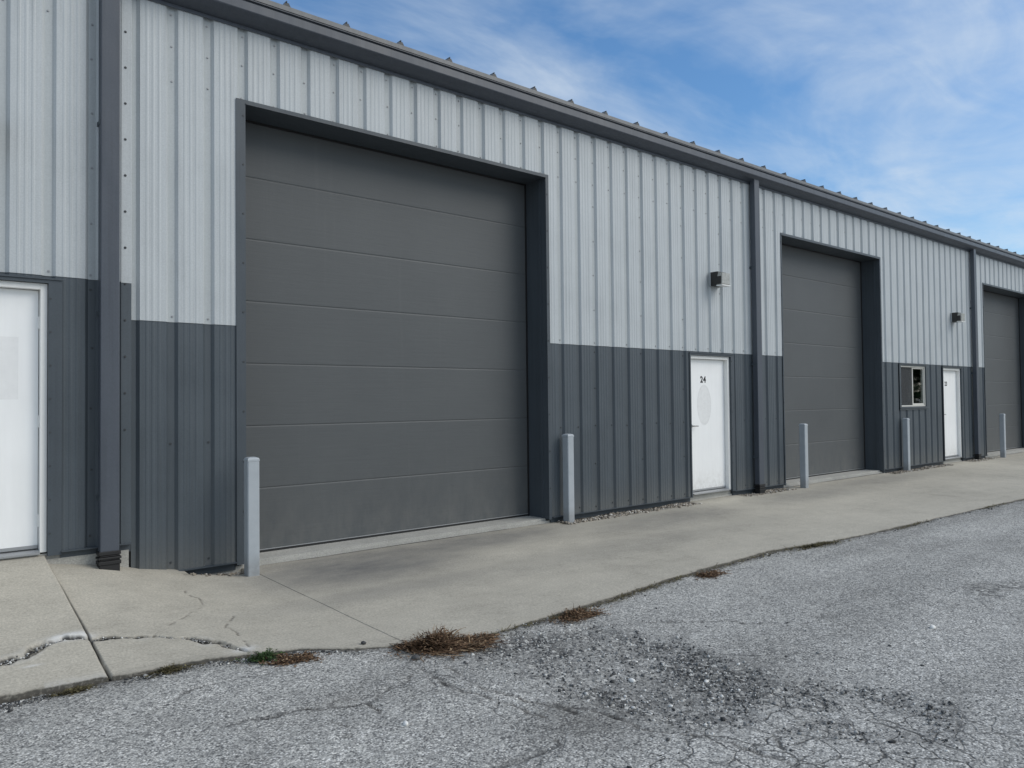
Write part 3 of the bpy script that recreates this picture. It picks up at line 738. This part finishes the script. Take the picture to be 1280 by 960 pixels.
cladding('lower_cladding', XL, XJ-.085, .29, ZSPL+UP+.035, cutL, 1.394, [M['dark'], M['screw_dark']], [(z+UP, e) for z, e in rowsL], .001)

# trim strip that closes the step between the two units
def strip(z0, z1, mat, nm, dy):
    b = MB(); b.prism_z([(1.612,-.037-dy),(1.690,-.037-dy),(1.694,-.033-dy),(1.694,.02),(1.612,.02)], z0, z1)
    for k in range(12):
        z = 4.683-.3115*k
        if z0 < z < z1: b.disc_y(1.643, -.037-dy, z, .011, .002, 8, 1); b.disc_y(1.643, -.039-dy, z, .007, .005, 6, 1)
    return b.build(nm, [mat, M['screw_dark']], bld)
strip(2.512, ZEAVE+UP, M['light'], 'step_trim', .003); strip(.285, 2.514, M['dark'], 'step_trim', 0)

# base trim: ledge with a dark leg below it
def base(x0, x1, z, foot):
    b = MB(); b.prism_x([(-.066,z-.007),(-.066,z),(.0,z+.002),(.03,z+.002),(.03,z-.075),(-.008,z-.075),(-.012,z-.012)], x0, x1)
    b.build('base_trim', M['trim'], bld)
runs = []; cur = XJ
for a, b_, l, r in sorted(GD + [(a, b_, .03, .05) for a, b_ in ED]): runs.append((cur, a-l)); cur = b_+r
runs.append((cur, XR))
for a, c in runs: base(a, c, 0.0, 0)
base(EDL[1]+.095, XJ-.005, .292, 0); base(XL, EDL[0]-.09, .292, 0)
b = MB()
b.box(XL, XJ-.02, -.012, .6, -.5, .232); b.box(XJ-.02, XR, .012, .6, -.5, -.05)
for a, c, _, _ in GD: b.box(a-.02, c+.02, .045, 1.2, -.45, -.020)
b.build('foundation', M['footing'], bld)

# garage doors
def garage(x0, x1, lf, rf, zt):
    W_ = x1-x0
    b = MB(); zb, ztop = .0, zt+.06; n = 7; hh = (4.36-zb)/n; y0 = .352; prof = []
    for i in range(n):
        a = zb+i*hh; c = a+hh
        prof += [(y0+.0045, a+.000), (y0+.0045, a+.002), (y0+.0008, a+.007), (y0, a+.018), (y0, c-.016), (y0+.0012, c-.007), (y0+.0045, c-.002)]
    n0 = len(prof); b.prism_x(prof+[(y0+.06, ztop+.02), (y0+.06, zb)], x0-.12, x1+.12)
    o = b.build('garage_door', M['garage'], bld)
    s = MB(); s.box(x0+.002, x1-.002, y0-.003, y0+.05, .004, .013); s.build('bottom_rail', M['alu'], o)
    s = MB(); s.box(x0+.002, x1-.002, y0+.002, y0+.05, -.04, .004); s.build('bottom_seal', M['black'], o)
    # jamb and head linings and the outside flange
    t = MB()
    def L(bx): t.box(*bx)
    L((x0-.012, x0, -.036, .345, -.028, zt)); L((x1, x1+.012, -.036, .345, -.028, zt))
    L((x0-.012, x1+.012, -.036, .345, zt, zt+.012))
    L((x0-lf, x0-.0005, -.0415, -.0365, -.03, zt+.043)); L((x1+.0005, x1+rf, -.0415, -.0365, -.03, zt+.043))
    L((x0, x1, -.0415, -.0365, zt-.001, zt+.043))
    # a small drip lip on the head and a stop bead along the jambs
    L((x0, x1, -.0505, -.0420, zt+.0, zt+.010))
    L((x1-.012, x1-.0005, .06, .10, -.028, zt-.001)); L((x0+.0005, x0+.012, .06, .10, -.028, zt-.001))
    for k in range(9):
        z = 4.195-.4665*k
        if z > .1:
            t.disc_y(x0-.022, -.0415, z, .010, .004, 6, 1); t.disc_y(x1+.022, -.0415, z-.1, .010, .004, 6, 1)
    t.build('door_surround', [M['trim'], M['screw_dark']], o)
    # perimeter weather strip
    w = MB(); w.box(x0, x0+.018, .335, .349, -.02, zt-.02); w.box(x1-.018, x1, .335, .349, -.02, zt-.02); w.box(x0, x1, .335, .349, zt-.02, zt-.001)
    w.build('weather_strip', M['black'], o)
    return o
for i, g in enumerate(GD):
    go = garage(*g, ZH)

# personnel doors
def text_obj(name, body, size, loc, mat, parent):
    cu = bpy.data.curves.new(name, 'FONT'); cu.body = body; cu.size = size; cu.align_x = 'CENTER'; cu.extrude = .001; cu.offset = size*.034; cu.space_character = 1.12
    tmp = bpy.data.objects.new(name, cu); COL.objects.link(tmp)
    bpy.context.view_layer.update()
    me = bpy.data.meshes.new_from_object(tmp.evaluated_get(bpy.context.evaluated_depsgraph_get()))
    COL.objects.unlink(tmp); bpy.data.objects.remove(tmp)
    me.materials.clear(); me.materials.append(mat)
    o = bpy.data.objects.new(name, me); COL.objects.link(o); o.rotation_euler = (R(90), 0, 0); o.location = loc; o.parent = parent
    return o
def pdoor(x0, x1, zb, zt, leafmat, num=None, numx=.40, flangeR=.085):
    """white steel door: leaf set back in a welded frame inside a charcoal surround"""
    yl = .062
    leaf = MB(); leaf.box(x0+.050, x1-.052, yl, yl+.045, zb+.028, zt-.052)
    d = leaf.build('entry_door', leafmat, bld, bevel=.003)
    f = MB()
    for (a, c) in ((x0, x0+.046), (x1-.048, x1)):
        f.prism_z([(a,-.006),(c,-.006),(c,.03),(c+(.012 if a == x0 else 0), .03) if a == x0 else (c, .03), (c,.12),(a,.12)] if False else [(a,-.006),(c,-.006),(c,.115),(a,.115)], zb, zt)
    f.box(x0+.0465, x1-.0485, -.006, .115, zt-.048, zt)
    f.box(x0+.0465, x1-.0485, yl+.047, yl+.06, zb, zt-.0485)          # stop behind the leaf
    f.build('door_frame', M['frame_white'], d, bevel=.002)
    s = MB(); s.prism_x([(-.03,zb-.01),(-.03,zb+.004),(.02,zb+.018),(.10,zb+.018),(.10,zb-.01)], x0+.047, x1-.049); s.build('door_sill', M['alu'], d)
    k = MB(); k.box(x0+.052, x1-.054, yl-.008, yl-.001, zb+.03, zb+.055); k.build('door_sweep', M['alu'], d)
    h = MB(); hx, hz = x0+.115, zb+1.03
    h.disc_y(hx, yl, hz, .027, .010, 14); h.tube([(hx, yl-.008, hz), (hx, yl-.052, hz)], .010, 8); h.tube([(hx-.006, yl-.05, hz), (hx+.05, yl-.055, hz), (hx+.115, yl-.05, hz-.003)], [.010, .010, .008], 8)
    h.build('handle', M['steel'], d, smooth=True)
    for z in (zb+.25, zb+1.05, zb+1.85):
        hg = MB(); hg.tube([(x1-.050, yl-.006, z-.05), (x1-.050, yl-.006, z+.05)], .007, 8); hg.build('hinge', M['frame_white'], d)
    t = MB()
    zt2 = zt+.045
    t.box(x0-.030, x0-.002, -.0415, -.0365, zb-.03, zt2); t.box(x1+.002, x1+flangeR, -.0415, -.0365, zb-.03, zt2); t.box(x0-.002, x1+.002, -.0415, -.0365, zt+.002, zt2)
    t.box(x0-.012, x0-.002, -.0365, .03, zb-.03, zt+.002); t.box(x1+.002, x1+.012, -.0365, .03, zb-.03, zt+.002); t.box(x0-.012, x1+.012, -.0365, .03, zt+.002, zt+.010)
    t.box(x0-.034, x1+flangeR, -.052, -.042, zt+.030, zt+.040)          # drip cap
    for i in range(8): t.disc_y(x1+.016, -.0415, zb+.15+i*.27, .009, .004, 6, 1)
    t.build('door_surround', [M['trim'], M['screw_dark']], d)
    if num: text_obj('door_number', num, .135, (x0+numx, yl-.0015, zb+1.70), M['ink'], d)
    return d
d24 = pdoor(ED[0][0], ED[0][1], .03, 2.14, door_paint('white_door_paint_oval_ghost', (9.93, 1.38, .185, .325)), '24', .435)
d24['label'] = 'white door numbered 24 with the ghost of an oval decal'
d23 = pdoor(ED[1][0], ED[1][1], .03, 2.14, door_paint('white_door_paint'), '23', .40)
d23['label'] = 'white door numbered 23 beside the window'
dl = pdoor(EDL[0], EDL[1], .292, 2.14+UP, door_paint('white_door_paint_notice_ghost', None, (.30, .885, 1.52, 2.02)), None, flangeR=.10)
dl['label'] = 'white door of the raised left unit, with a faint square notice mark'
for a, c, y0_, zt_ in [(EDL[0]-.1, EDL[1]+.1, .0, .278)]+[(a-.04, c+.04, .031, .012) for a, c in ED]:
    b = MB(); b.box(a, c, y0_, .5, -.3, zt_); b.build('door_stoop', M['footing'], bld)

# sliding window
x0, x1, z0, z1 = WIN
w = MB(); fwid = .030
fr = w
fr.box(x0+.02, x1-.02, -.02, .07, z0+.02, z0+.02+fwid); fr.box(x0+.02, x1-.02, -.02, .07, z1-.02-fwid, z1-.02)
fr.box(x0+.02, x0+.02+fwid, -.02, .07, z0+.0205+fwid, z1-.0205-fwid); fr.box(x1-.02-fwid, x1-.02, -.02, .07, z0+.0205+fwid, z1-.0205-fwid)
win = fr.build('window', M['sash'], bld, bevel=.003)
xm = x0 + (x1-x0)*.53
s = MB(); a, c, l, h = xm-.03, x1-.0505, z0+.051, z1-.051
s.box(a, c, .000, .028, l, l+.036); s.box(a, c, .000, .028, h-.028, h); s.box(a, a+.040, .000, .028, l+.0365, h-.0285); s.box(c-.026, c, .000, .028, l+.0365, h-.0285)
sa = s.build('sliding_sash', M['sash'], win, bevel=.002)
p = MB(); p.box(a+.040, c-.026, .012, .016, l+.036, h-.028); p.build('pane', M['glass'], sa)
p = MB(); p.box(x0+.050, xm-.031, .036, .040, l, h); p.build('pane', M['glass'], win)
t = NT('insect_screen'); tr = t.n('ShaderNodeBsdfTransparent'); ms = t.n('ShaderNodeMixShader'); ms.inputs[0].default_value = .55
t.l(tr.outputs[0], ms.inputs[1]); t.l(t.b.outputs[0], ms.inputs[2]); t.l(ms.outputs[0], t.out.inputs[0]); M['screen'] = t.set(Base_Color=(.05, .055, .06), Roughness=.8)
p = MB(); p.box(x0+.050, xm-.031, .004, .006, l, h); p.build('insect_screen', M['screen'], win)
M['blind'] = NT('vertical_blind').set(Base_Color=(.42, .45, .41), Roughness=.7)
p = MB()
for i in range(6):
    bx = xm+.05+i*.062; p.prism_z([(bx-.03,.13),(bx+.028,.155),(bx+.026,.158),(bx-.032,.133)], l, h)
p.build('vertical_blind', M['blind'], win)
M['room'] = NT('dark_room').set(Base_Color=(.05, .05, .048), Roughness=.9)
p = MB()
p.box(x0-.6, x1+.6, 1.6, 1.62, z0-1, z1+.4); p.box(x0-.62, x0-.6, .071, 1.6, z0-1, z1+.4); p.box(x1+.6, x1+.62, .071, 1.6, z0-1, z1+.4); p.box(x0-.6, x1+.6, .071, 1.6, z0-1.02, z0-1); p.box(x0-.6, x1+.6, .071, 1.6, z1+.4, z1+.42)
p.build('room_interior', M['room'], win)
t = MB()
t.box(x0-.05, x1+.05, -.0415, -.0365, z1-.018, z1+.03); t.box(x0-.05, x1+.05, -.0415, -.0365, z0-.05, z0+.018)
t.box(x0-.05, x0+.018, -.0415, -.0365, z0+.0185, z1-.0185); t.box(x1-.018, x1+.05, -.0415, -.0365, z0+.0185, z1-.0185)
t.box(x0+.008, x0+.0185, -.0365, .04, z0+.019, z1-.019); t.box(x1-.0185, x1-.008, -.0365, .04, z0+.019, z1-.019)
t.box(x0+.008, x1-.008, -.0365, .04, z1-.0185, z1-.008); t.box(x0+.008, x1-.008, -.0365, .04, z0+.008, z0+.0185)
t.box(x0-.05, x1+.05, -.052, -.042, z1+.012, z1+.022); t.prism_x([(-.06,z0-.012),(-.06,z0-.006),(-.042,z0+.004),(-.042,z0-.012)], x0-.05, x1+.05)
t.build('window_surround', M['trim'], win)

# gutter, roof, ends, back
def eave(x0, x1, dz, roofph):
    Z_ = lambda z: z+dz
    g = MB()
    prof = [(-.002,Z_(5.045)),(-.150,Z_(5.085)),(-.205,Z_(5.118)),(-.212,Z_(5.128)),(-.212,Z_(5.205)),(-.198,Z_(5.210)),(-.198,Z_(5.222)),(-.222,Z_(5.224)),(-.222,Z_(5.232)),(-.188,Z_(5.232)),(-.188,Z_(5.14)),(-.03,Z_(5.10)),(-.002,Z_(5.10))]
    g.prism_x(prof, x0, x1); g.box(x0, x1, -.046, -.0385, Z_(5.022), Z_(5.052)); g.build('gutter', M['gutter'], bld)
    r = MB()
    sl = 1/12.; ye = -.215; ze = Z_(5.244); yr = 9.5
    zr = ze+(yr-ye)*sl
    r.prism_x([(ye,ze),(ye,ze+.046),(yr,zr+.046),(2*yr-ye,ze+.046),(2*yr-ye,ze),(yr,zr)], x0, x1)
    k = 0
    while roofph+k*.6385 < x1:
        c = roofph+k*.6385; k += 1
        if c < x0+.05: continue
        zz = ze+.047
        pr = [(c-.036,0),(c-.016,.034),(c+.016,.034),(c+.036,0)]
        n = len(r.v)
        for yy in (ye+.004, yr):
            for px, pz in pr: r.v.append((px, yy, zz+(yy-ye)*sl+pz))
        for i in range(3): r.f.append((n+i, n+i+1, n+5+i, n+4+i)); r.m.append(0)
        r.f.append((n+3, n+2, n+1, n)); r.m.append(1)
        # foam closure and seam fold that stick out of the rib's mouth
        r.box(c-.012, c-.003, ye-.004, ye+.08, zz+.0345, zz+.047, 1)
    r.build('roof', [M['roof'], M['screw_dark']], bld, fix=False)
eave(XJ-.05, XR, 0, 3.03-.6385*3)
eave(XL, XJ-.06, UP, 1.1-.6385*14)
b = MB()
b.box(XL+.02, XR-.02, 18.9, 19.1, -.4, 5.20)
for xe in (XL, XR-.02):
    b.quad((xe, .02, -.4), (xe, 19, -.4), (xe, 19, 5.2), (xe, .02, 5.2)); b.quad((xe, .02, 5.2), (xe, 19, 5.2), (xe, 9.5, 6.03), (xe, 9.5, 6.03))
b.build('end_wall', M['light'], bld)
# added unseen sheet behind the cladding so that no light leaks through the laps
b = MB(); xs = XJ
for a, c, _, _ in sorted([(a, c, 0, 0) for a, c, _, _ in GD]+[(a, c, 0, 0) for a, c in ED]+[(WIN[0], WIN[1], 0, 0)]):
    b.box(xs+.001, a-.035, .032, .05, -.04, 5.13); zt = ZH+.02 if c-a > 2 else 2.19
    b.box(a-.035, c+.035, .032, .05, zt, 5.13); xs = c+.034
b.box(xs, XR-.03, .032, .05, -.04, 5.13); b.box(WIN[0]-.034, WIN[1]+.034, .032, .05, -.04, WIN[2]-.01)
b.box(XL+.03, EDL[0]-.04, .032, .05, .23, 5.13+UP); b.box(EDL[1]+.04, XJ, .032, .05, .0, 5.13+UP); b.box(EDL[0]-.04, EDL[1]+.04, .032, .05, 2.19+UP, 5.13+UP)
b.build('light_leak_sheet', M['room'], bld)

# downspouts
def downspout(x, zb, ztop, zg, stub=False):
    w, y0, y1 = .145, -.062, -.150
    prof = [(x, y0), (x, y1+.008), (x+.003, y1+.002), (x+.008, y1), (x+w-.008, y1), (x+w-.003, y1+.002), (x+w, y1+.008), (x+w, y0)]
    d = MB(); d.prism_z(prof, zb, ztop); o = d.build('downspout', M['gutter'], bld)
    for z in (zb+.42, zb+1.95, zb+3.55):
        s = MB(); s.box(x-.007, x+w+.007, y0+.0005, -.030, z, z+.034); s.box(x-.0035, x-.0005, y1+.012, y0+.02, z, z+.034); s.build('strap', M['trim'], o)
    a = MB()
    for k, (h0, h1, gr) in enumerate([(0, .03, .012), (.03, .042, .004), (.042, .062, .014), (.062, .074, .005), (.074, .11, .010)]):
        a.box(x-gr, x+w+gr, y1-gr, y0+gr, zb-.11+h0+.001*k, zb-.11+h1)
    a.box(x-.004, x+w+.004, y1-.004, y0+.004, zg-.05, zb-.111)
    a.build('drain_adapter', M['black'], o, bevel=.004)
    return o
downspout(1.432, .262, 5.40, .10)
downspout(11.10, .07, 5.085, -.14)
downspout(20.63, .07, 5.085, -.14)

# ------------------------------------------------------------------ wall lamps
M['housing'] = NT('dark_bronze_housing').set(Base_Color=(.022, .021, .020), Roughness=.45)
t = NT('prismatic_lens'); p = t.pos()
M['lens'] = t.set(Base_Color=t.ramp(t.noise(p, 40, 3), [(.3, (.40, .40, .37)), (.7, (.56, .56, .53))]), Roughness=.18, Specular_IOR_Level=.6, Transmission_Weight=.25, Normal=t.bump(t.n('ShaderNodeTexWave').outputs['Fac'], .1, .002))
M['ghost'] = NT('weathered_plate').set(Base_Color=(.40, .425, .44), Roughness=.55)
def lamp(loc, label):
    o = empty('wall_lamp', loc)
    b = MB(); b.box(-.105, .125, -.02, .0, -.115, .115); b.build('back_plate', M['ghost'], o, bevel=.003)
    b = MB(); b.prism_x([(-.02,-.11),(-.12,-.11),(-.12,-.03),(-.15,.108),(-.02,.108)], -.10, .12); b.build('housing', M['housing'], o, bevel=.004)
    b = MB(); b.prism_x([(-.122,-.102),(-.215,-.098),(-.225,-.085),(-.225,.080),(-.155,.100),(-.152,.100),(-.122,-.03)], -.092, .112); b.build('lens', M['lens'], o, bevel=.006)
    b = MB(); b.box(-.1, -.096, -.205, -.122, -.09, .03); b.build('lens_side', M['housing'], o)
    b = MB(); b.box(-.098, .118, -.232, -.121, -.118, -.1035); b.build('lens_rim', M['frame_white'], o, bevel=.002)
    return tag(o, label, 'wall lamp', 'square wall lamps over the doors')
lamp((10.085, -.037, 3.335), 'dark square wall lamp above the door numbered 24')
lamp((19.53, -.037, 3.335), 'dark square wall lamp above the far door beside the window')
lamp((.585, -.037, 3.63), 'wall lamp cut by the left edge, high above the leftmost door')

# ------------------------------------------------------------------ bollards
def bollard(x, y, ztop, label, proto=[]):
    zb = float(zslab(np.array(x), np.array(y)))
    if not proto:
        o = empty('bollard'); w = .054; c = .008
        b = MB(); b.prism_z([(-w+c,-w),(w-c,-w),(w,-w+c),(w,w-c),(w-c,w),(-w+c,w),(-w,w-c),(-w,-w+c)], -.2, 1.0)
        b.build('post', M['bollard'], o, bevel=.002)
        b = MB(); e = .0548
        for s0, z0_, s1, z1_ in ((e, 1.0005, e, 1.018), (e, 1.018, e*.86, 1.030), (e*.86, 1.030, e*.45, 1.038)):
            n = len(b.v); b.v += [(-s0,-s0,z0_),(s0,-s0,z0_),(s0,s0,z0_),(-s0,s0,z0_),(-s1,-s1,z1_),(s1,-s1,z1_),(s1,s1,z1_),(-s1,s1,z1_)]
            for i in range(4): j = (i+1) % 4; b.f.append((n+i, n+j, n+4+j, n+4+i)); b.m.append(0)
        n = len(b.v)-4; b.f.append((n, n+1, n+2, n+3)); b.m.append(0)
        b.build('cap', M['bollard'], o, bevel=.002)
        proto.append(o)
    else: o = copy_tree(proto[0])
    o.location = (x, y, zb); o.scale.z = (ztop-zb)/1.038; o.rotation_euler.z = random.uniform(-.03, .03)
    return tag(o, label, 'bollard', 'grey steel bollards beside the garage doors')
bollard(2.632, -.31, .985, 'nearest and tallest-looking grey square bollard, left of the first garage door')
bollard(6.79, -.13+.0, 1.045, 'grey square bollard at the right jamb of the first garage door')
bollard(12.37, -.22, 1.03, 'grey square bollard in front of the left side of the second garage door')
bollard(16.66, -.13, 1.03, 'grey square bollard standing below the window')
bollard(21.95, -.26, 1.03, 'farthest grey square bollard, in front of the third garage door')

# ------------------------------------------------------------------ trees whose reflection shows in the window pane
M['bark'] = NT('grey_brown_bark').set(Base_Color=(.10, .08, .06), Roughness=.9)
def tree(x, y, h, cr, seed, label):
    rg = np.random.default_rng(seed); o = empty('tree', (x, y, ZA-.05)); tag(o, label, 'tree', 'trees across the lot')
    b = MB(); b.tube([(0,0,0),(.1,.05,h*.3),(.0,.1,h*.55),(.1,0,h*.85)], [.26,.2,.13,.04], 8)
    for k in range(9):
        a = rg.uniform(0, 6.28); z = h*rg.uniform(.28, .7); L = cr*rg.uniform(.5, .9)
        b.tube([(0,.05,z),(math.cos(a)*L*.5, math.sin(a)*L*.5, z+L*.35),(math.cos(a)*L, math.sin(a)*L, z+L*.6)], [.09,.06,.02], 6)
    b.build('trunk', M['bark'], o)
    n = 9000; cc = [(rg.normal(0, cr*.45), rg.normal(0, cr*.45), h*rg.uniform(.10, .92), cr*rg.uniform(.25, .5)) for _ in range(26)]
    V = np.zeros((n, 4, 3)); pick = rg.integers(0, 26, n); C_ = np.array(cc)[pick]
    d = rg.normal(0, 1, (n, 3)); d /= np.linalg.norm(d, axis=1)[:, None]
    ctr = C_[:, :3] + d*C_[:, 3:4]*rg.uniform(.4, 1.05, (n, 1))
    u = rg.normal(0, 1, (n, 3)); u /= np.linalg.norm(u, axis=1)[:, None]; v = np.cross(u, d); sz = rg.uniform(.14, .30, (n, 1))
    V[:, 0] = ctr-u*sz; V[:, 1] = ctr-v*sz*.6; V[:, 2] = ctr+u*sz; V[:, 3] = ctr+v*sz*.6
    me = bpy.data.meshes.new('crown'); me.from_pydata(V.reshape(-1, 3).tolist(), [], np.arange(n*4).reshape(n, 4).tolist())
    at = me.attributes.new('tone', 'FLOAT', 'POINT'); at.data.foreach_set('value', np.repeat(rg.random(n), 4).astype(np.float32)); me.materials.append(M['green'])
    c = bpy.data.objects.new('crown', me); COL.objects.link(c); c.parent = o
tree(44, -11.5, 8.5, 3.4, 41, 'bushy green tree nearest across the lot, mirrored in the window pane')
tree(55, -14.8, 10.5, 4.2, 42, 'tall green tree farther across the lot, behind the bushy one')

# ------------------------------------------------------------------ light
SUN_AZ, SUN_EL = R(136), R(40)           # azimuth from +Y towards +X
sv = Vector((math.sin(SUN_AZ)*math.cos(SUN_EL), math.cos(SUN_AZ)*math.cos(SUN_EL), math.sin(SUN_EL)))
sl_ = bpy.data.lights.new('sun', 'SUN'); sl_.energy = 1.35; sl_.angle = R(40); sl_.color = (1, .945, .85)
so = bpy.data.objects.new('sun', sl_); COL.objects.link(so); so.rotation_euler = sv.to_track_quat('Z', 'Y').to_euler(); so.location = (10, -20, 30)
wd = bpy.data.worlds.new('World'); scn.world = wd; wd.use_nodes = True
nt = wd.node_tree; nt.nodes.clear()
def N(t, **k):
    nd = nt.nodes.new(t)
    for a, v in k.items(): setattr(nd, a, v)
    return nd
out = N('ShaderNodeOutputWorld'); bg = N('ShaderNodeBackground'); nt.links.new(bg.outputs[0], out.inputs[0])
sky = N('ShaderNodeTexSky', sky_type='NISHITA'); sky.sun_disc = False; sky.sun_elevation = SUN_EL; sky.sun_rotation = SUN_AZ
sky.air_density = 1.0; sky.dust_density = .6; sky.ozone_density = 2.0
tc = N('ShaderNodeTexCoord'); sep = N('ShaderNodeSeparateXYZ'); nt.links.new(tc.outputs['Generated'], sep.inputs[0])
def Mt(op, a, b=None, c=None, clamp=False):
    nd = N('ShaderNodeMath', operation=op); nd.use_clamp = clamp
    for i, v in enumerate((a, b, c)):
        if v is None: continue
        if isinstance(v, (int, float)): nd.inputs[i].default_value = v
        else: nt.links.new(v, nd.inputs[i])
    return nd.outputs[0]
den = Mt('ADD', Mt('MAXIMUM', sep.outputs[2], 0.0), .10)
cmb = N('ShaderNodeCombineXYZ'); nt.links.new(Mt('DIVIDE', sep.outputs[0], den), cmb.inputs[0]); nt.links.new(Mt('DIVIDE', sep.outputs[1], den), cmb.inputs[1])
def cloud(scale, rot, sc, det, rough, dist, lo, hi, loc):
    mp = N('ShaderNodeMapping'); mp.inputs['Rotation'].default_value = (0, 0, rot); mp.inputs['Scale'].default_value = sc; mp.inputs['Location'].default_value = loc
    nt.links.new(cmb.outputs[0], mp.inputs[0])
    nz = N('ShaderNodeTexNoise'); nz.inputs['Scale'].default_value = scale; nz.inputs['Detail'].default_value = det; nz.inputs['Roughness'].default_value = rough; nz.inputs['Distortion'].default_value = dist
    nt.links.new(mp.outputs[0], nz.inputs['Vector'])
    rp = N('ShaderNodeValToRGB'); rp.color_ramp.elements[0].position = lo; rp.color_ramp.elements[1].position = hi
    rp.color_ramp.interpolation = 'EASE'
    nt.links.new(nz.outputs['Fac'], rp.inputs[0]); return rp.outputs[0]
c1 = cloud(.62, R(80), (1.0, 1.8, 1), 6, .56, .7, .34, .70, (1.2, 2.4, 0))
c2 = cloud(1.7, R(66), (1.0, 2.6, 1), 9, .62, .8, .36, .78, (0.7, 5.2, 0))
c3 = cloud(1.1, R(40), (1.0, 1.3, 1), 6, .58, .6, .36, .68, (4.1, 6.2, 0))
cl = Mt('ADD', Mt('MULTIPLY', c1, .48), Mt('MULTIPLY', Mt('MULTIPLY', c2, Mt('ADD', c1, .30)), .36), clamp=True)
cl = Mt('ADD', cl, Mt('MULTIPLY', c3, .40), clamp=True)
hor = N('ShaderNodeMapRange'); hor.inputs[1].default_value = .0; hor.inputs[2].default_value = .28; hor.inputs[3].default_value = .55; hor.inputs[4].default_value = .10
nt.links.new(sep.outputs[2], hor.inputs[0])
cl = Mt('MAXIMUM', cl, hor.outputs[0])
cl = Mt('MULTIPLY', cl, .70)
# unseen high cloud added behind the camera to make the light neutral and soft
fill_cloud = N('ShaderNodeMapRange'); fill_cloud.inputs[1].default_value = .15; fill_cloud.inputs[2].default_value = -.45; fill_cloud.inputs[3].default_value = 0.0; fill_cloud.inputs[4].default_value = .80
nt.links.new(sep.outputs[1], fill_cloud.inputs[0]); cl = Mt('MAXIMUM', cl, fill_cloud.outputs[0])
mx = N('ShaderNodeMix', data_type='RGBA'); nt.links.new(cl, mx.inputs[0]); hs = N('ShaderNodeHueSaturation'); hs.inputs['Saturation'].default_value = 1.34; hs.inputs['Value'].default_value = .88; nt.links.new(sky.outputs[0], hs.inputs['Color']); nt.links.new(hs.outputs[0], mx.inputs[6]); mx.inputs[7].default_value = (4.25, 4.75, 5.25, 1)
nt.links.new(mx.outputs[2], bg.inputs[0]); bg.inputs[1].default_value = .12
scn.view_settings.view_transform = 'Standard'; scn.view_settings.look = 'None'; scn.view_settings.exposure = 0.47; scn.view_settings.gamma = 1
